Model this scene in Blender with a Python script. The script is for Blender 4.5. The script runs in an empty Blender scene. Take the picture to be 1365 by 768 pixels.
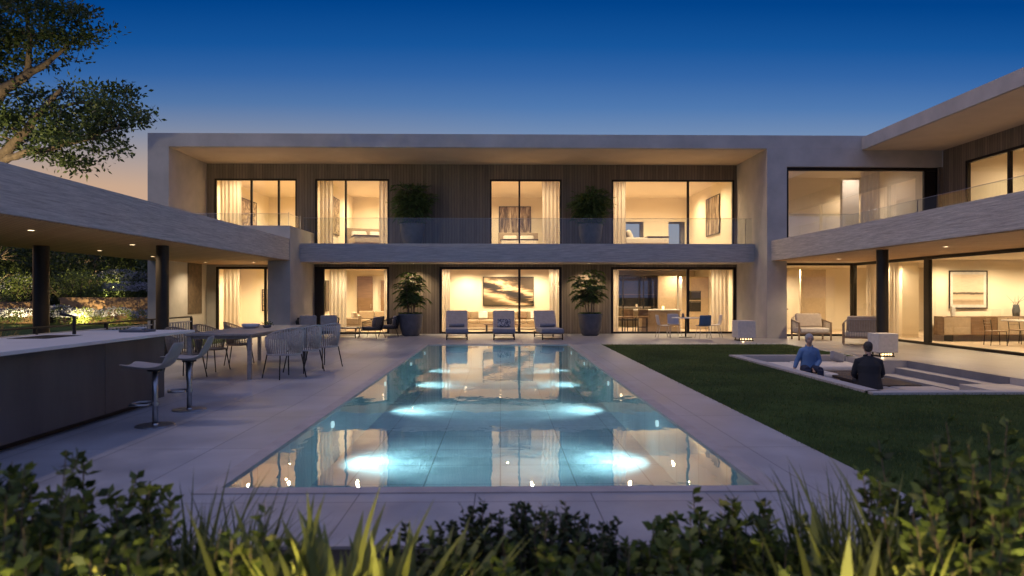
import bpy, math, random
import numpy as np
from mathutils import Vector, Matrix, Euler
random.seed(7); rng = np.random.default_rng(7)
R = math.radians; PI = math.pi
scene = bpy.context.scene
col = scene.collection

# ------------------------------------------------------------------ mesh builder
class MB:
    def __init__(s): s.v = []; s.f = []
    def add(s, vs, fs):
        n = len(s.v); s.v += [tuple(p) for p in vs]; s.f += [tuple(i + n for i in f) for f in fs]; return s
    def box(s, x0, x1, y0, y1, z0, z1):
        if x0 > x1: x0, x1 = x1, x0
        if y0 > y1: y0, y1 = y1, y0
        vs = [(x0,y0,z0),(x1,y0,z0),(x1,y1,z0),(x0,y1,z0),(x0,y0,z1),(x1,y0,z1),(x1,y1,z1),(x0,y1,z1)]
        return s.add(vs, [(0,3,2,1),(4,5,6,7),(0,1,5,4),(1,2,6,5),(2,3,7,6),(3,0,4,7)])
    def obox(s, c, size, rz=0, rx=0, ry=0):
        M = Matrix.Translation(c) @ Euler((rx, ry, rz)).to_matrix().to_4x4()
        a, b, c2 = [k / 2 for k in size]
        vs = [M @ Vector(p) for p in [(-a,-b,-c2),(a,-b,-c2),(a,b,-c2),(-a,b,-c2),(-a,-b,c2),(a,-b,c2),(a,b,c2),(-a,b,c2)]]
        return s.add(vs, [(0,3,2,1),(4,5,6,7),(0,1,5,4),(1,2,6,5),(2,3,7,6),(3,0,4,7)])
    def quad(s, a, b, c, d): return s.add([a, b, c, d], [(0,1,2,3)])
    def tube(s, pts, rad, n=8, cap=True):
        pts = [Vector(p) for p in pts]
        if not isinstance(rad, (list, tuple)): rad = [rad] * len(pts)
        vs = []; fs = []; up = None
        for i, p in enumerate(pts):
            t = (pts[min(i+1, len(pts)-1)] - pts[max(i-1, 0)])
            if t.length < 1e-9: t = Vector((0,0,1))
            t.normalize()
            if up is None:
                up = Vector((0,0,1)) if abs(t.z) < .9 else Vector((1,0,0))
            a = t.cross(up); 
            if a.length < 1e-6: a = t.cross(Vector((0,1,0)))
            a.normalize(); b = a.cross(t); b.normalize(); up = b
            for k in range(n):
                th = 2*PI*k/n
                vs.append(p + (a*math.cos(th) + b*math.sin(th)) * rad[i])
        for i in range(len(pts)-1):
            for k in range(n):
                k2 = (k+1) % n
                fs.append((i*n+k, i*n+k2, (i+1)*n+k2, (i+1)*n+k))
        if cap:
            fs.append(tuple(range(n))[::-1]); fs.append(tuple((len(pts)-1)*n+k for k in range(n)))
        return s.add(vs, fs)
    def cyl(s, x, y, z0, z1, r, n=24, r2=None):
        return s.tube([(x,y,z0),(x,y,z1)], [r, r if r2 is None else r2], n)
    def lathe(s, prof, n=28, c=(0,0,0)):
        vs = []; fs = []
        for r, z in prof:
            for k in range(n):
                a = 2*PI*k/n; vs.append((c[0]+r*math.cos(a), c[1]+r*math.sin(a), c[2]+z))
        for i in range(len(prof)-1):
            for k in range(n):
                k2 = (k+1) % n; fs.append((i*n+k, i*n+k2, (i+1)*n+k2, (i+1)*n+k))
        return s.add(vs, fs)
    def loft(s, rings, n=20):   # rings of (cx, cy, z, rx, ry)
        vs = []; fs = []
        for cx, cy, z, rx, ry in rings:
            for k in range(n):
                a = 2*PI*k/n; vs.append((cx+rx*math.cos(a), cy+ry*math.sin(a), z))
        for i in range(len(rings)-1):
            for k in range(n):
                k2 = (k+1) % n; fs.append((i*n+k, i*n+k2, (i+1)*n+k2, (i+1)*n+k))
        fs.append(tuple(range(n))[::-1]); fs.append(tuple((len(rings)-1)*n+k for k in range(n)))
        return s.add(vs, fs)
    def ball(s, c, r, n=14, m=9):
        if not isinstance(r, (list, tuple)): r = (r, r, r)
        vs = []; fs = []
        for j in range(1, m):
            ph = PI*j/m
            for k in range(n):
                a = 2*PI*k/n; vs.append((c[0]+r[0]*math.sin(ph)*math.cos(a), c[1]+r[1]*math.sin(ph)*math.sin(a), c[2]+r[2]*math.cos(ph)))
        top = len(vs); vs.append((c[0],c[1],c[2]+r[2])); vs.append((c[0],c[1],c[2]-r[2]))
        for j in range(m-2):
            for k in range(n):
                k2 = (k+1) % n; fs.append((j*n+k, (j+1)*n+k, (j+1)*n+k2, j*n+k2))
        for k in range(n):
            k2 = (k+1) % n; fs.append((top, k, k2)); fs.append((top+1, (m-2)*n+k2, (m-2)*n+k))
        return s.add(vs, fs)
    def build(s, name, mat, parent=None, smooth=False, bevel=0, seg=2, remesh=0, loc=None, rz=0, solid=0, sub=0):
        me = bpy.data.meshes.new(name); me.from_pydata(s.v, [], s.f); me.update()
        o = bpy.data.objects.new(name, me); col.objects.link(o); o.parent = parent
        if loc is not None: o.location = loc
        o.rotation_euler.z = rz
        if mat: me.materials.append(mat)
        if smooth: me.polygons.foreach_set('use_smooth', [True]*len(me.polygons))
        if solid:
            m = o.modifiers.new('solid','SOLIDIFY'); m.thickness = solid; m.offset = 0
        if remesh:
            m = o.modifiers.new('remesh','REMESH'); m.mode = 'VOXEL'; m.voxel_size = remesh; m.use_smooth_shade = True
            m = o.modifiers.new('smooth','SMOOTH'); m.iterations = 4; m.factor = .6
        if bevel:
            m = o.modifiers.new('bevel','BEVEL'); m.width = bevel; m.segments = seg; m.limit_method = 'ANGLE'; m.angle_limit = R(40)
            me.polygons.foreach_set('use_smooth', [True]*len(me.polygons))
            w = o.modifiers.new('wn','WEIGHTED_NORMAL'); w.keep_sharp = True
        if sub:
            m = o.modifiers.new('sub','SUBSURF'); m.levels = sub; m.render_levels = sub
        return o

def tag(o, label=None, cat=None, group=None, kind=None):
    if label: o['label'] = label
    if cat: o['category'] = cat
    if group: o['group'] = group
    if kind: o['kind'] = kind
    return o
def thing(name, label, cat, loc=(0,0,0), rz=0, group=None):
    o = bpy.data.objects.new(name, None); col.objects.link(o); o.location = loc; o.rotation_euler = (0,0,rz)
    o.empty_display_size = .2
    return tag(o, label, cat, group)
def copy_tree(o, parent=None):
    c = o.copy(); col.objects.link(c); c.parent = parent
    for ch in list(o.children): copy_tree(ch, c)
    return c
def dup(o, label, loc, rz=0, scale=None):
    c = copy_tree(o); c['label'] = label; c.location = loc; c.rotation_euler = (0,0,rz)
    if scale: c.scale = scale
    return c

# ------------------------------------------------------------------ materials
def newmat(name):
    m = bpy.data.materials.new(name); m.use_nodes = True; nt = m.node_tree; nt.nodes.clear()
    out = nt.nodes.new('ShaderNodeOutputMaterial'); return m, nt, out
class N:
    """tiny node helper"""
    def __init__(s, nt): s.nt = nt
    def __call__(s, typ, ins=None, **props):
        n = s.nt.nodes.new(typ)
        for k, v in props.items(): setattr(n, k, v)
        for k, v in (ins or {}).items():
            if isinstance(v, bpy.types.NodeSocket): s.nt.links.new(v, n.inputs[k])
            else: n.inputs[k].default_value = v
        return n
def ramp(n, fac, stops, interp='LINEAR'):
    r = n('ShaderNodeValToRGB', {'Fac': fac}); r.color_ramp.interpolation = interp
    el = r.color_ramp.elements
    while len(el) > 1: el.remove(el[-1])
    el[0].position = stops[0][0]; el[0].color = (*stops[0][1], 1)
    for p, c in stops[1:]:
        e = el.new(p); e.color = (*c, 1)
    return r.outputs['Color']
def g3(v): return (v, v, v)
def coords(n, scale=(1,1,1), kind='Object'):
    tc = n('ShaderNodeTexCoord')
    return n('ShaderNodeMapping', {'Vector': tc.outputs[kind], 'Scale': scale}).outputs['Vector']
def noise(n, vec, sc=5., det=4., rough=.55, dist=0.):
    return n('ShaderNodeTexNoise', {'Vector': vec, 'Scale': sc, 'Detail': det, 'Roughness': rough, 'Distortion': dist}).outputs['Fac']
def simple(name, c1, c2=None, sc=6., scale=(1,1,1), rough=.7, r2=None, bump=.15, bdist=.01, metal=0., det=5., lo=.3, hi=.7, sheen=0., spec=.5):
    m, nt, out = newmat(name); n = N(nt)
    v = coords(n, scale); f = noise(n, v, sc, det)
    c2 = c2 or tuple(k*.75 for k in c1)
    p = n('ShaderNodeBsdfPrincipled', {'Base Color': ramp(n, f, [(lo, c2), (hi, c1)]), 'Roughness': rough, 'Metallic': metal, 'Specular IOR Level': spec})
    if r2 is not None:
        mr = n('ShaderNodeMapRange', {'Value': f, 'From Min': lo, 'From Max': hi, 'To Min': rough, 'To Max': r2}); nt.links.new(mr.outputs['Result'], p.inputs['Roughness'])
    if sheen: p.inputs['Sheen Weight'].default_value = sheen
    if bump:
        f2 = noise(n, v, sc*4, det)
        b = n('ShaderNodeBump', {'Height': f2, 'Strength': bump, 'Distance': bdist}); nt.links.new(b.outputs['Normal'], p.inputs['Normal'])
    nt.links.new(p.outputs['BSDF'], out.inputs['Surface'])
    return m
def emis(name, c, s):
    m, nt, out = newmat(name); n = N(nt)
    e = n('ShaderNodeEmission', {'Color': (*c, 1), 'Strength': s}); nt.links.new(e.outputs[0], out.inputs['Surface']); return m
def math_(n, op, a, b=0.): 
    return n('ShaderNodeMath', {0: a, 1: b}, operation=op).outputs[0]

M = {}
M['stucco'] = simple('stucco', (.51,.475,.44), (.40,.375,.35), 1.3, rough=.9, bump=.25, bdist=.004, lo=.35, hi=.7)
M['soffit_plaster'] = simple('soffit_plaster', (.62,.50,.37), (.55,.44,.32), 1.1, rough=.9, bump=.15, bdist=.004)
def streak(name, c1, c2, zs=14., hs=.55):
    m, nt, out = newmat(name); n = N(nt)
    v = coords(n, (hs, hs, zs)); f = noise(n, v, 1.6, 8, .62, .25)
    v2 = coords(n, (hs*3, hs*3, zs*4)); f2 = noise(n, v2, 2.5, 6, .7)
    mix = math_(n, 'ADD', math_(n, 'MULTIPLY', f, .6), math_(n, 'MULTIPLY', f2, .4))
    p = n('ShaderNodeBsdfPrincipled', {'Base Color': ramp(n, mix, [(.36, c2), (.5, tuple((a+b)/2 for a, b in zip(c1, c2))), (.62, c1)]), 'Roughness': .85})
    b = n('ShaderNodeBump', {'Height': mix, 'Strength': .7, 'Distance': .02}); nt.links.new(b.outputs['Normal'], p.inputs['Normal'])
    nt.links.new(p.outputs['BSDF'], out.inputs['Surface']); return m
M['travertine'] = streak('travertine', (.66,.59,.53), (.33,.29,.26), 24., 1.1)
def boards(name, c1, c2, axis='X', w=.13, groove=.3, rough=.65):
    m, nt, out = newmat(name); n = N(nt)
    tc = n('ShaderNodeTexCoord'); sep = n('ShaderNodeSeparateXYZ', {0: tc.outputs['Object']})
    a = sep.outputs[axis]
    if axis == 'X': a = math_(n, 'ADD', a, sep.outputs['Y'])
    q = math_(n, 'DIVIDE', a, w); fr = math_(n, 'FRACT', q); idx = math_(n, 'FLOOR', q)
    wn = n('ShaderNodeTexWhiteNoise', {'W': idx}, noise_dimensions='1D').outputs['Value']
    if axis == 'X': v = coords(n, (14,14,.9))
    else: v = coords(n, (14,.9,14)) 
    f = noise(n, v, 1.5, 7, .65)
    g = math_(n, 'GREATER_THAN', fr, .1)
    t = math_(n, 'ADD', math_(n, 'MULTIPLY', f, .8), math_(n, 'MULTIPLY', wn, .28))
    c = ramp(n, t, [(.3, c2), (.8, c1)])
    mx = nt.nodes.new('ShaderNodeMix'); mx.data_type = 'RGBA'; nt.links.new(g, mx.inputs[0]); mx.inputs[6].default_value = (*[k*groove for k in c2], 1); nt.links.new(c, mx.inputs[7])
    p = n('ShaderNodeBsdfPrincipled', {'Base Color': mx.outputs[2], 'Roughness': rough})
    b = n('ShaderNodeBump', {'Height': math_(n, 'ADD', g, math_(n,'MULTIPLY',f,.3)), 'Strength': .6, 'Distance': .012}); nt.links.new(b.outputs['Normal'], p.inputs['Normal'])
    nt.links.new(p.outputs['BSDF'], out.inputs['Surface']); return m
M['clad'] = boards('weathered_cladding', (.30,.235,.17), (.15,.118,.088), 'X', .115, .5)
M['soffit_wood'] = boards('soffit_wood', (.56,.34,.18), (.40,.235,.12), 'X', .12, .55)
M['frame'] = simple('bronze_frame', (.018,.013,.010), rough=.45, bump=0, metal=.3)
M['column'] = simple('dark_column', (.035,.026,.02), (.022,.017,.014), 3, rough=.42, bump=.05, metal=.35)
M['interior'] = simple('interior_plaster', (.84,.75,.60), (.80,.71,.56), .8, rough=.9, bump=0)
M['interior_floor'] = simple('interior_floor', (.55,.44,.32), (.48,.38,.28), .9, rough=.35, bump=0)
M['bulb'] = emis('warm_bulb', (1,.74,.42), 7)
M['bulb_dim'] = emis('warm_bulb_dim', (1,.66,.30), 3.5)
M['ring'] = simple('white_ring', (.6,.55,.48), rough=.5, bump=0)

def glassmat(name, tint=(.93,.95,.94), f0=.05, power=5., gain=1., rough=0.0, gcol=(1,1,1)):
    m, nt, out = newmat(name); n = N(nt)
    lw = n('ShaderNodeLayerWeight', {'Blend': .5}).outputs['Facing']
    f = math_(n, 'ADD', math_(n, 'MULTIPLY', math_(n, 'POWER', lw, power), (1-f0)*gain), f0)
    t = n('ShaderNodeBsdfTransparent', {'Color': (*tint, 1)}); g = n('ShaderNodeBsdfGlossy', {'Color': (*gcol, 1), 'Roughness': rough})
    mx = n('ShaderNodeMixShader', {0: f, 1: t.outputs[0], 2: g.outputs[0]}); nt.links.new(mx.outputs[0], out.inputs['Surface']); return m
M['glass'] = glassmat('window_glass', (.95,.95,.93), .07)
M['rail_glass'] = glassmat('rail_glass', (.84,.89,.90), .08)
M['fix_glass'] = glassmat('upper_wing_glass', (.85,.85,.9), .30)

def watermat():
    m, nt, out = newmat('pool_water_surface'); n = N(nt)
    v = coords(n, (1,.55,1)); h = noise(n, v, 2.2, 3, .5, .3); h2 = noise(n, v, .5, 2, .5)
    b = n('ShaderNodeBump', {'Height': math_(n, 'ADD', math_(n,'MULTIPLY',h,.35), h2), 'Strength': .15, 'Distance': .05})
    lw = n('ShaderNodeLayerWeight', {'Blend': .5, 'Normal': b.outputs['Normal']}).outputs['Facing']
    f = math_(n, 'ADD', math_(n, 'MULTIPLY', math_(n, 'POWER', lw, 3.6), .93), .04)
    t = n('ShaderNodeBsdfTransparent', {'Color': (.70,.91,.94,1)}); g = n('ShaderNodeBsdfGlossy', {'Color': (1,1,1,1), 'Roughness': .012, 'Normal': b.outputs['Normal']})
    mx = n('ShaderNodeMixShader', {0: f, 1: t.outputs[0], 2: g.outputs[0]}); nt.links.new(mx.outputs[0], out.inputs['Surface']); return m
M['water'] = watermat()

def tiles(name, c1, c2, tx, ty, joint, jw=.008, rough=(.3,.5), nsc=.8, bump=.1, bscale=30, offx=0., offy=0., zaxis=False, jcol=None, spec=.5):
    m, nt, out = newmat(name); n = N(nt)
    tc = n('ShaderNodeTexCoord'); sep = n('ShaderNodeSeparateXYZ', {0: tc.outputs['Object']})
    def line(a, w, off):
        q = math_(n, 'DIVIDE', math_(n, 'ADD', a, off + 100*w), w); fr = math_(n, 'FRACT', q)
        d = math_(n, 'ABSOLUTE', math_(n, 'SUBTRACT', fr, .5))
        return math_(n, 'GREATER_THAN', d, .5 - jw/w), math_(n, 'FLOOR', q)
    l1, i1 = line(sep.outputs['X'], tx, offx); l2, i2 = line(sep.outputs['Y'], ty, offy)
    l = math_(n, 'MAXIMUM', l1, l2)
    if zaxis: l3, i3 = line(sep.outputs['Z'], tx, 0); l = math_(n, 'MAXIMUM', l, l3)
    wn = n('ShaderNodeTexWhiteNoise', {'W': math_(n, 'ADD', math_(n,'MULTIPLY',i1,7.13), i2)}, noise_dimensions='1D').outputs['Value']
    f = noise(n, tc.outputs['Object'], nsc, 7, .62, .2); f3 = noise(n, tc.outputs['Object'], bscale, 4)
    t = math_(n, 'ADD', math_(n,'MULTIPLY',f,.85), math_(n,'ADD', math_(n,'MULTIPLY',wn,.08), math_(n,'MULTIPLY',f3,.08)))
    c = ramp(n, t, [(.38, c2), (.68, c1)])
    mx = nt.nodes.new('ShaderNodeMix'); mx.data_type = 'RGBA'; nt.links.new(l, mx.inputs[0]); nt.links.new(c, mx.inputs[6]); mx.inputs[7].default_value = (*(jcol or tuple(k*joint for k in c2)), 1)
    rg = n('ShaderNodeMapRange', {'Value': f, 'From Min': .3, 'From Max': .7, 'To Min': rough[0], 'To Max': rough[1]}).outputs['Result']
    p = n('ShaderNodeBsdfPrincipled', {'Base Color': mx.outputs[2], 'Roughness': rg, 'Specular IOR Level': spec})
    hh = math_(n, 'SUBTRACT', math_(n, 'MULTIPLY', f3, .25), math_(n, 'MULTIPLY', l, .8))
    b = n('ShaderNodeBump', {'Height': hh, 'Strength': bump, 'Distance': .006}); nt.links.new(b.outputs['Normal'], p.inputs['Normal'])
    nt.links.new(p.outputs['BSDF'], out.inputs['Surface']); return m
M['deck'] = tiles('deck_concrete', (.40,.39,.40), (.245,.24,.255), .93, 1.86, .42, .005, (.31,.46), .9, .35, 40, offx=.2, offy=.3)
M['pooltile'] = tiles('pool_tile', (.50,.62,.62), (.33,.45,.46), .93, .93, .5, .008, (.4,.6), 1.6, .1, 8, zaxis=True)
M['coping'] = simple('coping', (.40,.36,.35), (.30,.27,.26), 3, rough=.5, bump=.2, bdist=.004)
M['grass_ground'] = simple('grass_ground', (.050,.078,.018), (.014,.028,.007), .8, rough=.95, bump=.8, bdist=.03, spec=.1)
M['soil'] = simple('soil', (.03,.024,.016), (.015,.012,.008), 8, rough=1, bump=.8, bdist=.03)
M['bar_face'] = simple('dark_bar_stone', (.085,.076,.076), (.045,.042,.046), 2.2, (1,1,.35), rough=.55, bump=.25, bdist=.004)
M['counter'] = simple('pale_counter', (.74,.70,.65), (.64,.61,.57), 2, rough=.35, bump=.03)
M['steel'] = simple('brushed_steel', (.45,.44,.43), (.33,.32,.32), 20, rough=.28, bump=0, metal=1.)
M['dark_metal'] = simple('dark_metal', (.03,.026,.023), rough=.45, bump=0, metal=.6)
M['shell'] = simple('stool_shell', (.33,.29,.26), (.26,.23,.20), 4, rough=.55, bump=.05)
M['rope'] = simple('grey_rope', (.50,.45,.41), (.36,.32,.29), 30, rough=.85, bump=.3)
M['rope_brown'] = simple('brown_rope', (.30,.23,.17), (.19,.145,.105), 30, rough=.85, bump=.3)
M['rope_dark'] = simple('charcoal_rope', (.035,.030,.028), (.018,.016,.015), 30, rough=.85, bump=.3)
M['teak'] = simple('teak_wood', (.33,.23,.15), (.22,.15,.10), 3, (9,1.2,9), rough=.55, bump=.2, bdist=.004)
M['table_top'] = simple('table_top_wood', (.36,.30,.25), (.25,.21,.175), 2.5, (8,1,8), rough=.4, bump=.1, bdist=.003)
M['cushion'] = simple('taupe_cushion', (.48,.40,.33), (.40,.33,.27), 12, rough=.95, bump=.3, bdist=.004, sheen=.3)
M['cushion_blue'] = simple('slate_cushion', (.24,.235,.25), (.19,.185,.20), 12, rough=.95, bump=.3, bdist=.004, sheen=.3)
M['sofa_tan'] = simple('tan_sofa', (.42,.32,.21), (.34,.26,.17), 10, rough=.95, bump=.2, sheen=.3)
M['white_fabric'] = simple('white_fabric', (.72,.66,.58), (.62,.56,.49), 10, rough=.95, bump=.2)
M['stone_pale'] = simple('pale_cast_stone', (.68,.62,.56), (.56,.52,.47), 14, rough=.9, bump=.5, bdist=.004)
M['pot'] = simple('grey_pot', (.15,.14,.14), (.10,.095,.095), 5, rough=.75, bump=.25, bdist=.005)
M['blue_plastic'] = simple('blue_seat', (.08,.15,.24), (.065,.12,.20), 5, rough=.5, bump=0)
M['grey_plastic'] = simple('grey_seat', (.62,.57,.52), (.54,.50,.46), 5, rough=.5, bump=0)
M['riser_stone'] = simple('dark_riser_stone', (.20,.20,.22), (.15,.15,.165), 2, rough=.85, bump=.3, bdist=.005)  # pit stone darkened so the step fronts look shaded
M['pit_stone'] = simple('pit_stone', (.47,.43,.40), (.37,.34,.32), 2, rough=.85, bump=.3, bdist=.005)
M['retaining'] = simple('retaining_stone', (.22,.13,.065), (.15,.09,.048), 1.6, (1,1,4), rough=.9, bump=.8, bdist=.03)
M['bark'] = simple('bark', (.20,.145,.10), (.09,.065,.045), 9, (1,1,.4), rough=.95, bump=.8, bdist=.02)
M['skin'] = simple('skin', (.50,.30,.21), (.45,.27,.19), 8, rough=.55, bump=0)
M['hair_white'] = simple('white_hair', (.42,.40,.38), (.30,.29,.28), 30, rough=.7, bump=.4)
M['hair_dark'] = simple('greying_hair', (.07,.055,.045), (.03,.025,.02), 30, rough=.7, bump=.4)
M['shirt_blue'] = simple('blue_shirt', (.13,.23,.42), (.10,.18,.34), 5, rough=.9, bump=.2)
M['navy'] = simple('navy_cloth', (.02,.028,.06), rough=.9, bump=.2)
M['suit'] = simple('dark_suit', (.018,.019,.024), (.012,.013,.017), 5, rough=.85, bump=.2)
M['wood_brown'] = simple('cabinet_wood', (.22,.13,.07), (.14,.085,.045), 2, (1,1,8), rough=.5, bump=.05)
M['firetable'] = simple('dark_table_wood', (.055,.038,.028), (.035,.025,.02), 3, rough=.6, bump=.1)
M['ceramic'] = simple('white_ceramic', (.7,.68,.64), rough=.3, bump=0)
M['green_thing'] = simple('green_apples', (.10,.16,.05), rough=.5, bump=0)
M['tray_blue'] = simple('slate_tray', (.06,.075,.10), rough=.4, bump=0)
M['art_dark'] = simple('dark_panel_art', (.12,.08,.05), (.05,.035,.022), 6, rough=.7, bump=0)
M['picket'] = simple('pale_picket', (.45,.43,.42), rough=.6, bump=0)

def curtainmat():
    m, nt, out = newmat('sheer_curtain'); n = N(nt)
    d = n('ShaderNodeBsdfDiffuse', {'Color': (.74,.66,.56,1)}); t = n('ShaderNodeBsdfTranslucent', {'Color': (.8,.72,.6,1)})
    mx = n('ShaderNodeMixShader', {0: .45, 1: d.outputs[0], 2: t.outputs[0]}); nt.links.new(mx.outputs[0], out.inputs['Surface']); return m
M['curtain'] = curtainmat()
def artmat(name, kind):
    m, nt, out = newmat(name); n = N(nt)
    tc = n('ShaderNodeTexCoord').outputs['Generated']
    if kind == 'swoosh':
        sep = n('ShaderNodeSeparateXYZ', {0: tc}); f = noise(n, n('ShaderNodeMapping', {'Vector': tc, 'Rotation': (0, R(24), 0), 'Scale': (1.3,1,4)}).outputs[0], 1.6, 8, .62, .9)
        ln = math_(n, 'SUBTRACT', sep.outputs['Z'], math_(n, 'SUBTRACT', .72, math_(n, 'MULTIPLY', sep.outputs['X'], .62)))
        d = math_(n, 'ABSOLUTE', math_(n, 'ADD', ln, math_(n, 'MULTIPLY', math_(n,'SUBTRACT',f,.5), .7)))
        t = math_(n, 'ADD', math_(n, 'MULTIPLY', d, 1.5), math_(n, 'MULTIPLY', f, .35))
        c = ramp(n, t, [(.24,(.012,.008,.005)),(.33,(.09,.055,.03)),(.42,(.42,.30,.18)),(.56,(.60,.47,.32)),(.72,(.22,.15,.085)),(.9,(.06,.04,.02))])
    elif kind == 'sea':
        sep = n('ShaderNodeSeparateXYZ', {0: tc}); f = noise(n, tc, 5, 6, .6)
        z = math_(n, 'ADD', sep.outputs['Z'], math_(n, 'MULTIPLY', math_(n,'SUBTRACT',f,.5), .10))
        f2 = noise(n, n('ShaderNodeMapping', {'Vector': tc, 'Scale': (2,1,9)}).outputs[0], 2.5, 6)
        c1 = ramp(n, z, [(0,(.5,.4,.28)),(.12,(.30,.22,.14)),(.2,(.6,.48,.34)),(.32,(.50,.39,.27)),(.36,(.05,.035,.025)),(.40,(.08,.06,.04)),(.42,(.6,.5,.38)),(1,(.62,.52,.40))])
        mx = nt.nodes.new('ShaderNodeMix'); mx.data_type = 'RGBA'; mx.blend_type = 'MULTIPLY'; mx.inputs[0].default_value = .5
        nt.links.new(c1, mx.inputs[6]); nt.links.new(ramp(n, f2, [(.3,g3(.75)),(.6,g3(1))]), mx.inputs[7]); c = mx.outputs[2]
    elif kind == 'reed':
        mp = n('ShaderNodeMapping', {'Vector': tc, 'Rotation': (0, R(-14), 0), 'Scale': (9,1,1.1)}).outputs[0]
        f = noise(n, mp, 1.6, 7, .6, 1.2); c = ramp(n, f, [(.4,(.09,.06,.035)),(.52,(.28,.2,.13)),(.62,(.52,.42,.3))])
    elif kind == 'bands':
        mp = n('ShaderNodeMapping', {'Vector': tc, 'Scale': (1.5,1,8)}).outputs[0]
        f = noise(n, mp, 4, 7, .65, .6); c = ramp(n, f, [(.4,(.06,.045,.03)),(.52,(.26,.19,.12)),(.62,(.5,.4,.28))])
    else:
        mp = n('ShaderNodeMapping', {'Vector': tc, 'Scale': (2.6,2.6,2.6)}).outputs[0]
        f = noise(n, mp, 1.8, 9, .7, 2.2); c = ramp(n, f, [(.38,(.07,.05,.035)),(.5,(.30,.22,.14)),(.6,(.58,.47,.34))])
    p = n('ShaderNodeBsdfPrincipled', {'Base Color': c, 'Roughness': .7}); nt.links.new(p.outputs[0], out.inputs['Surface']); return m
for k in ('swoosh','sea','reed','bands','blot'): M['art_'+k] = artmat('painting_'+k, k)

def leafmat(name, c1, c2, trans=.3, c3=None):
    m, nt, out = newmat(name); n = N(nt)
    at = n('ShaderNodeAttribute', attribute_name='rnd').outputs['Fac']
    tc = n('ShaderNodeTexCoord').outputs['Object']; f = noise(n, tc, 1.7, 2)
    t = math_(n, 'ADD', math_(n,'MULTIPLY',at,.6), math_(n,'MULTIPLY',f,.5))
    st = [(.15,c2),(.75,c1)]
    if c3: st.append((.9, c3))
    c = ramp(n, t, st)
    d = n('ShaderNodeBsdfPrincipled', {'Base Color': c, 'Roughness': .5, 'Specular IOR Level': .35}); tr = n('ShaderNodeBsdfTranslucent', {'Color': c})
    mx = n('ShaderNodeMixShader', {0: trans, 1: d.outputs[0], 2: tr.outputs[0]}); nt.links.new(mx.outputs[0], out.inputs['Surface']); return m
M['leaf_tree'] = leafmat('tree_leaves', (.075,.105,.024), (.020,.036,.010))
M['leaf_hedge'] = leafmat('hedge_leaves', (.055,.075,.02), (.014,.026,.010))
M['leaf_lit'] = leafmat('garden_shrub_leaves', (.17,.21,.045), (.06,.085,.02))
M['leaf_pot'] = leafmat('potted_plant_leaves', (.12,.17,.04), (.03,.055,.015))
M['leaf_dark'] = leafmat('dark_potted_leaves', (.13,.19,.055), (.035,.06,.02))
M['leaf_fg'] = leafmat('foreground_leaves', (.13,.17,.035), (.020,.036,.010), .35, (.36,.33,.08))
M['leaf_fg2'] = leafmat('needle_leaves', (.07,.09,.03), (.016,.026,.012))
M['blade'] = leafmat('grass_blades', (.12,.14,.034), (.03,.042,.012), .3, (.2,.17,.08))
M['blade_broad'] = leafmat('broad_blades', (.24,.25,.06), (.09,.11,.028), .35)
M['blade_pink'] = leafmat('reed_blades', (.26,.18,.10), (.09,.08,.03), .35)  # pinkish light on the grass is put into its colour
M['flower'] = leafmat('pale_flowers', (.42,.42,.50), (.08,.10,.09), .3)
M['lawn_blade'] = leafmat('lawn_blades', (.085,.125,.028), (.020,.036,.009), .3)
# ------------------------------------------------------------------ foliage
def leaf_mesh(name, P, D, L, W, mat, parent=None, kind='leaf', droop=.0, loc=None):
    """P base points, D directions (n,3), L lengths, W widths -> one mesh of leaf-sized faces"""
    P = np.asarray(P, float); D = np.asarray(D, float); n = len(P)
    D /= np.linalg.norm(D, axis=1)[:, None] + 1e-9
    L = np.broadcast_to(L, n)[:, None]; W = np.broadcast_to(W, n)[:, None]
    r = rng.normal(size=(n, 3)); S = np.cross(D, r); S /= np.linalg.norm(S, axis=1)[:, None] + 1e-9
    U = np.cross(S, D)
    rnd = rng.random(n)
    a = P; b = P + D*L*.5 + S*W*.5 + U*W*.12; c = P + D*L - np.array([0,0,1.])*L*droop; d = P + D*L*.5 - S*W*.5 + U*W*.12
    V = np.stack([a, b, c, d], 1).reshape(-1, 3)
    F = np.stack([np.arange(n)*4+k for k in range(4)], 1)
    me = bpy.data.meshes.new(name)
    me.vertices.add(len(V)); me.vertices.foreach_set('co', V.ravel())
    me.loops.add(n*4); me.loops.foreach_set('vertex_index', F.ravel().astype(np.int32))
    me.polygons.add(n); me.polygons.foreach_set('loop_start', (np.arange(n)*4).astype(np.int32)); me.update(calc_edges=True); me.validate()
    at = me.attributes.new('rnd', 'FLOAT', 'POINT'); at.data.foreach_set('value', np.repeat(rnd, 4))
    me.materials.append(mat)
    o = bpy.data.objects.new(name, me); col.objects.link(o); o.parent = parent
    if loc is not None: o.location = loc
    return o
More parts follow.
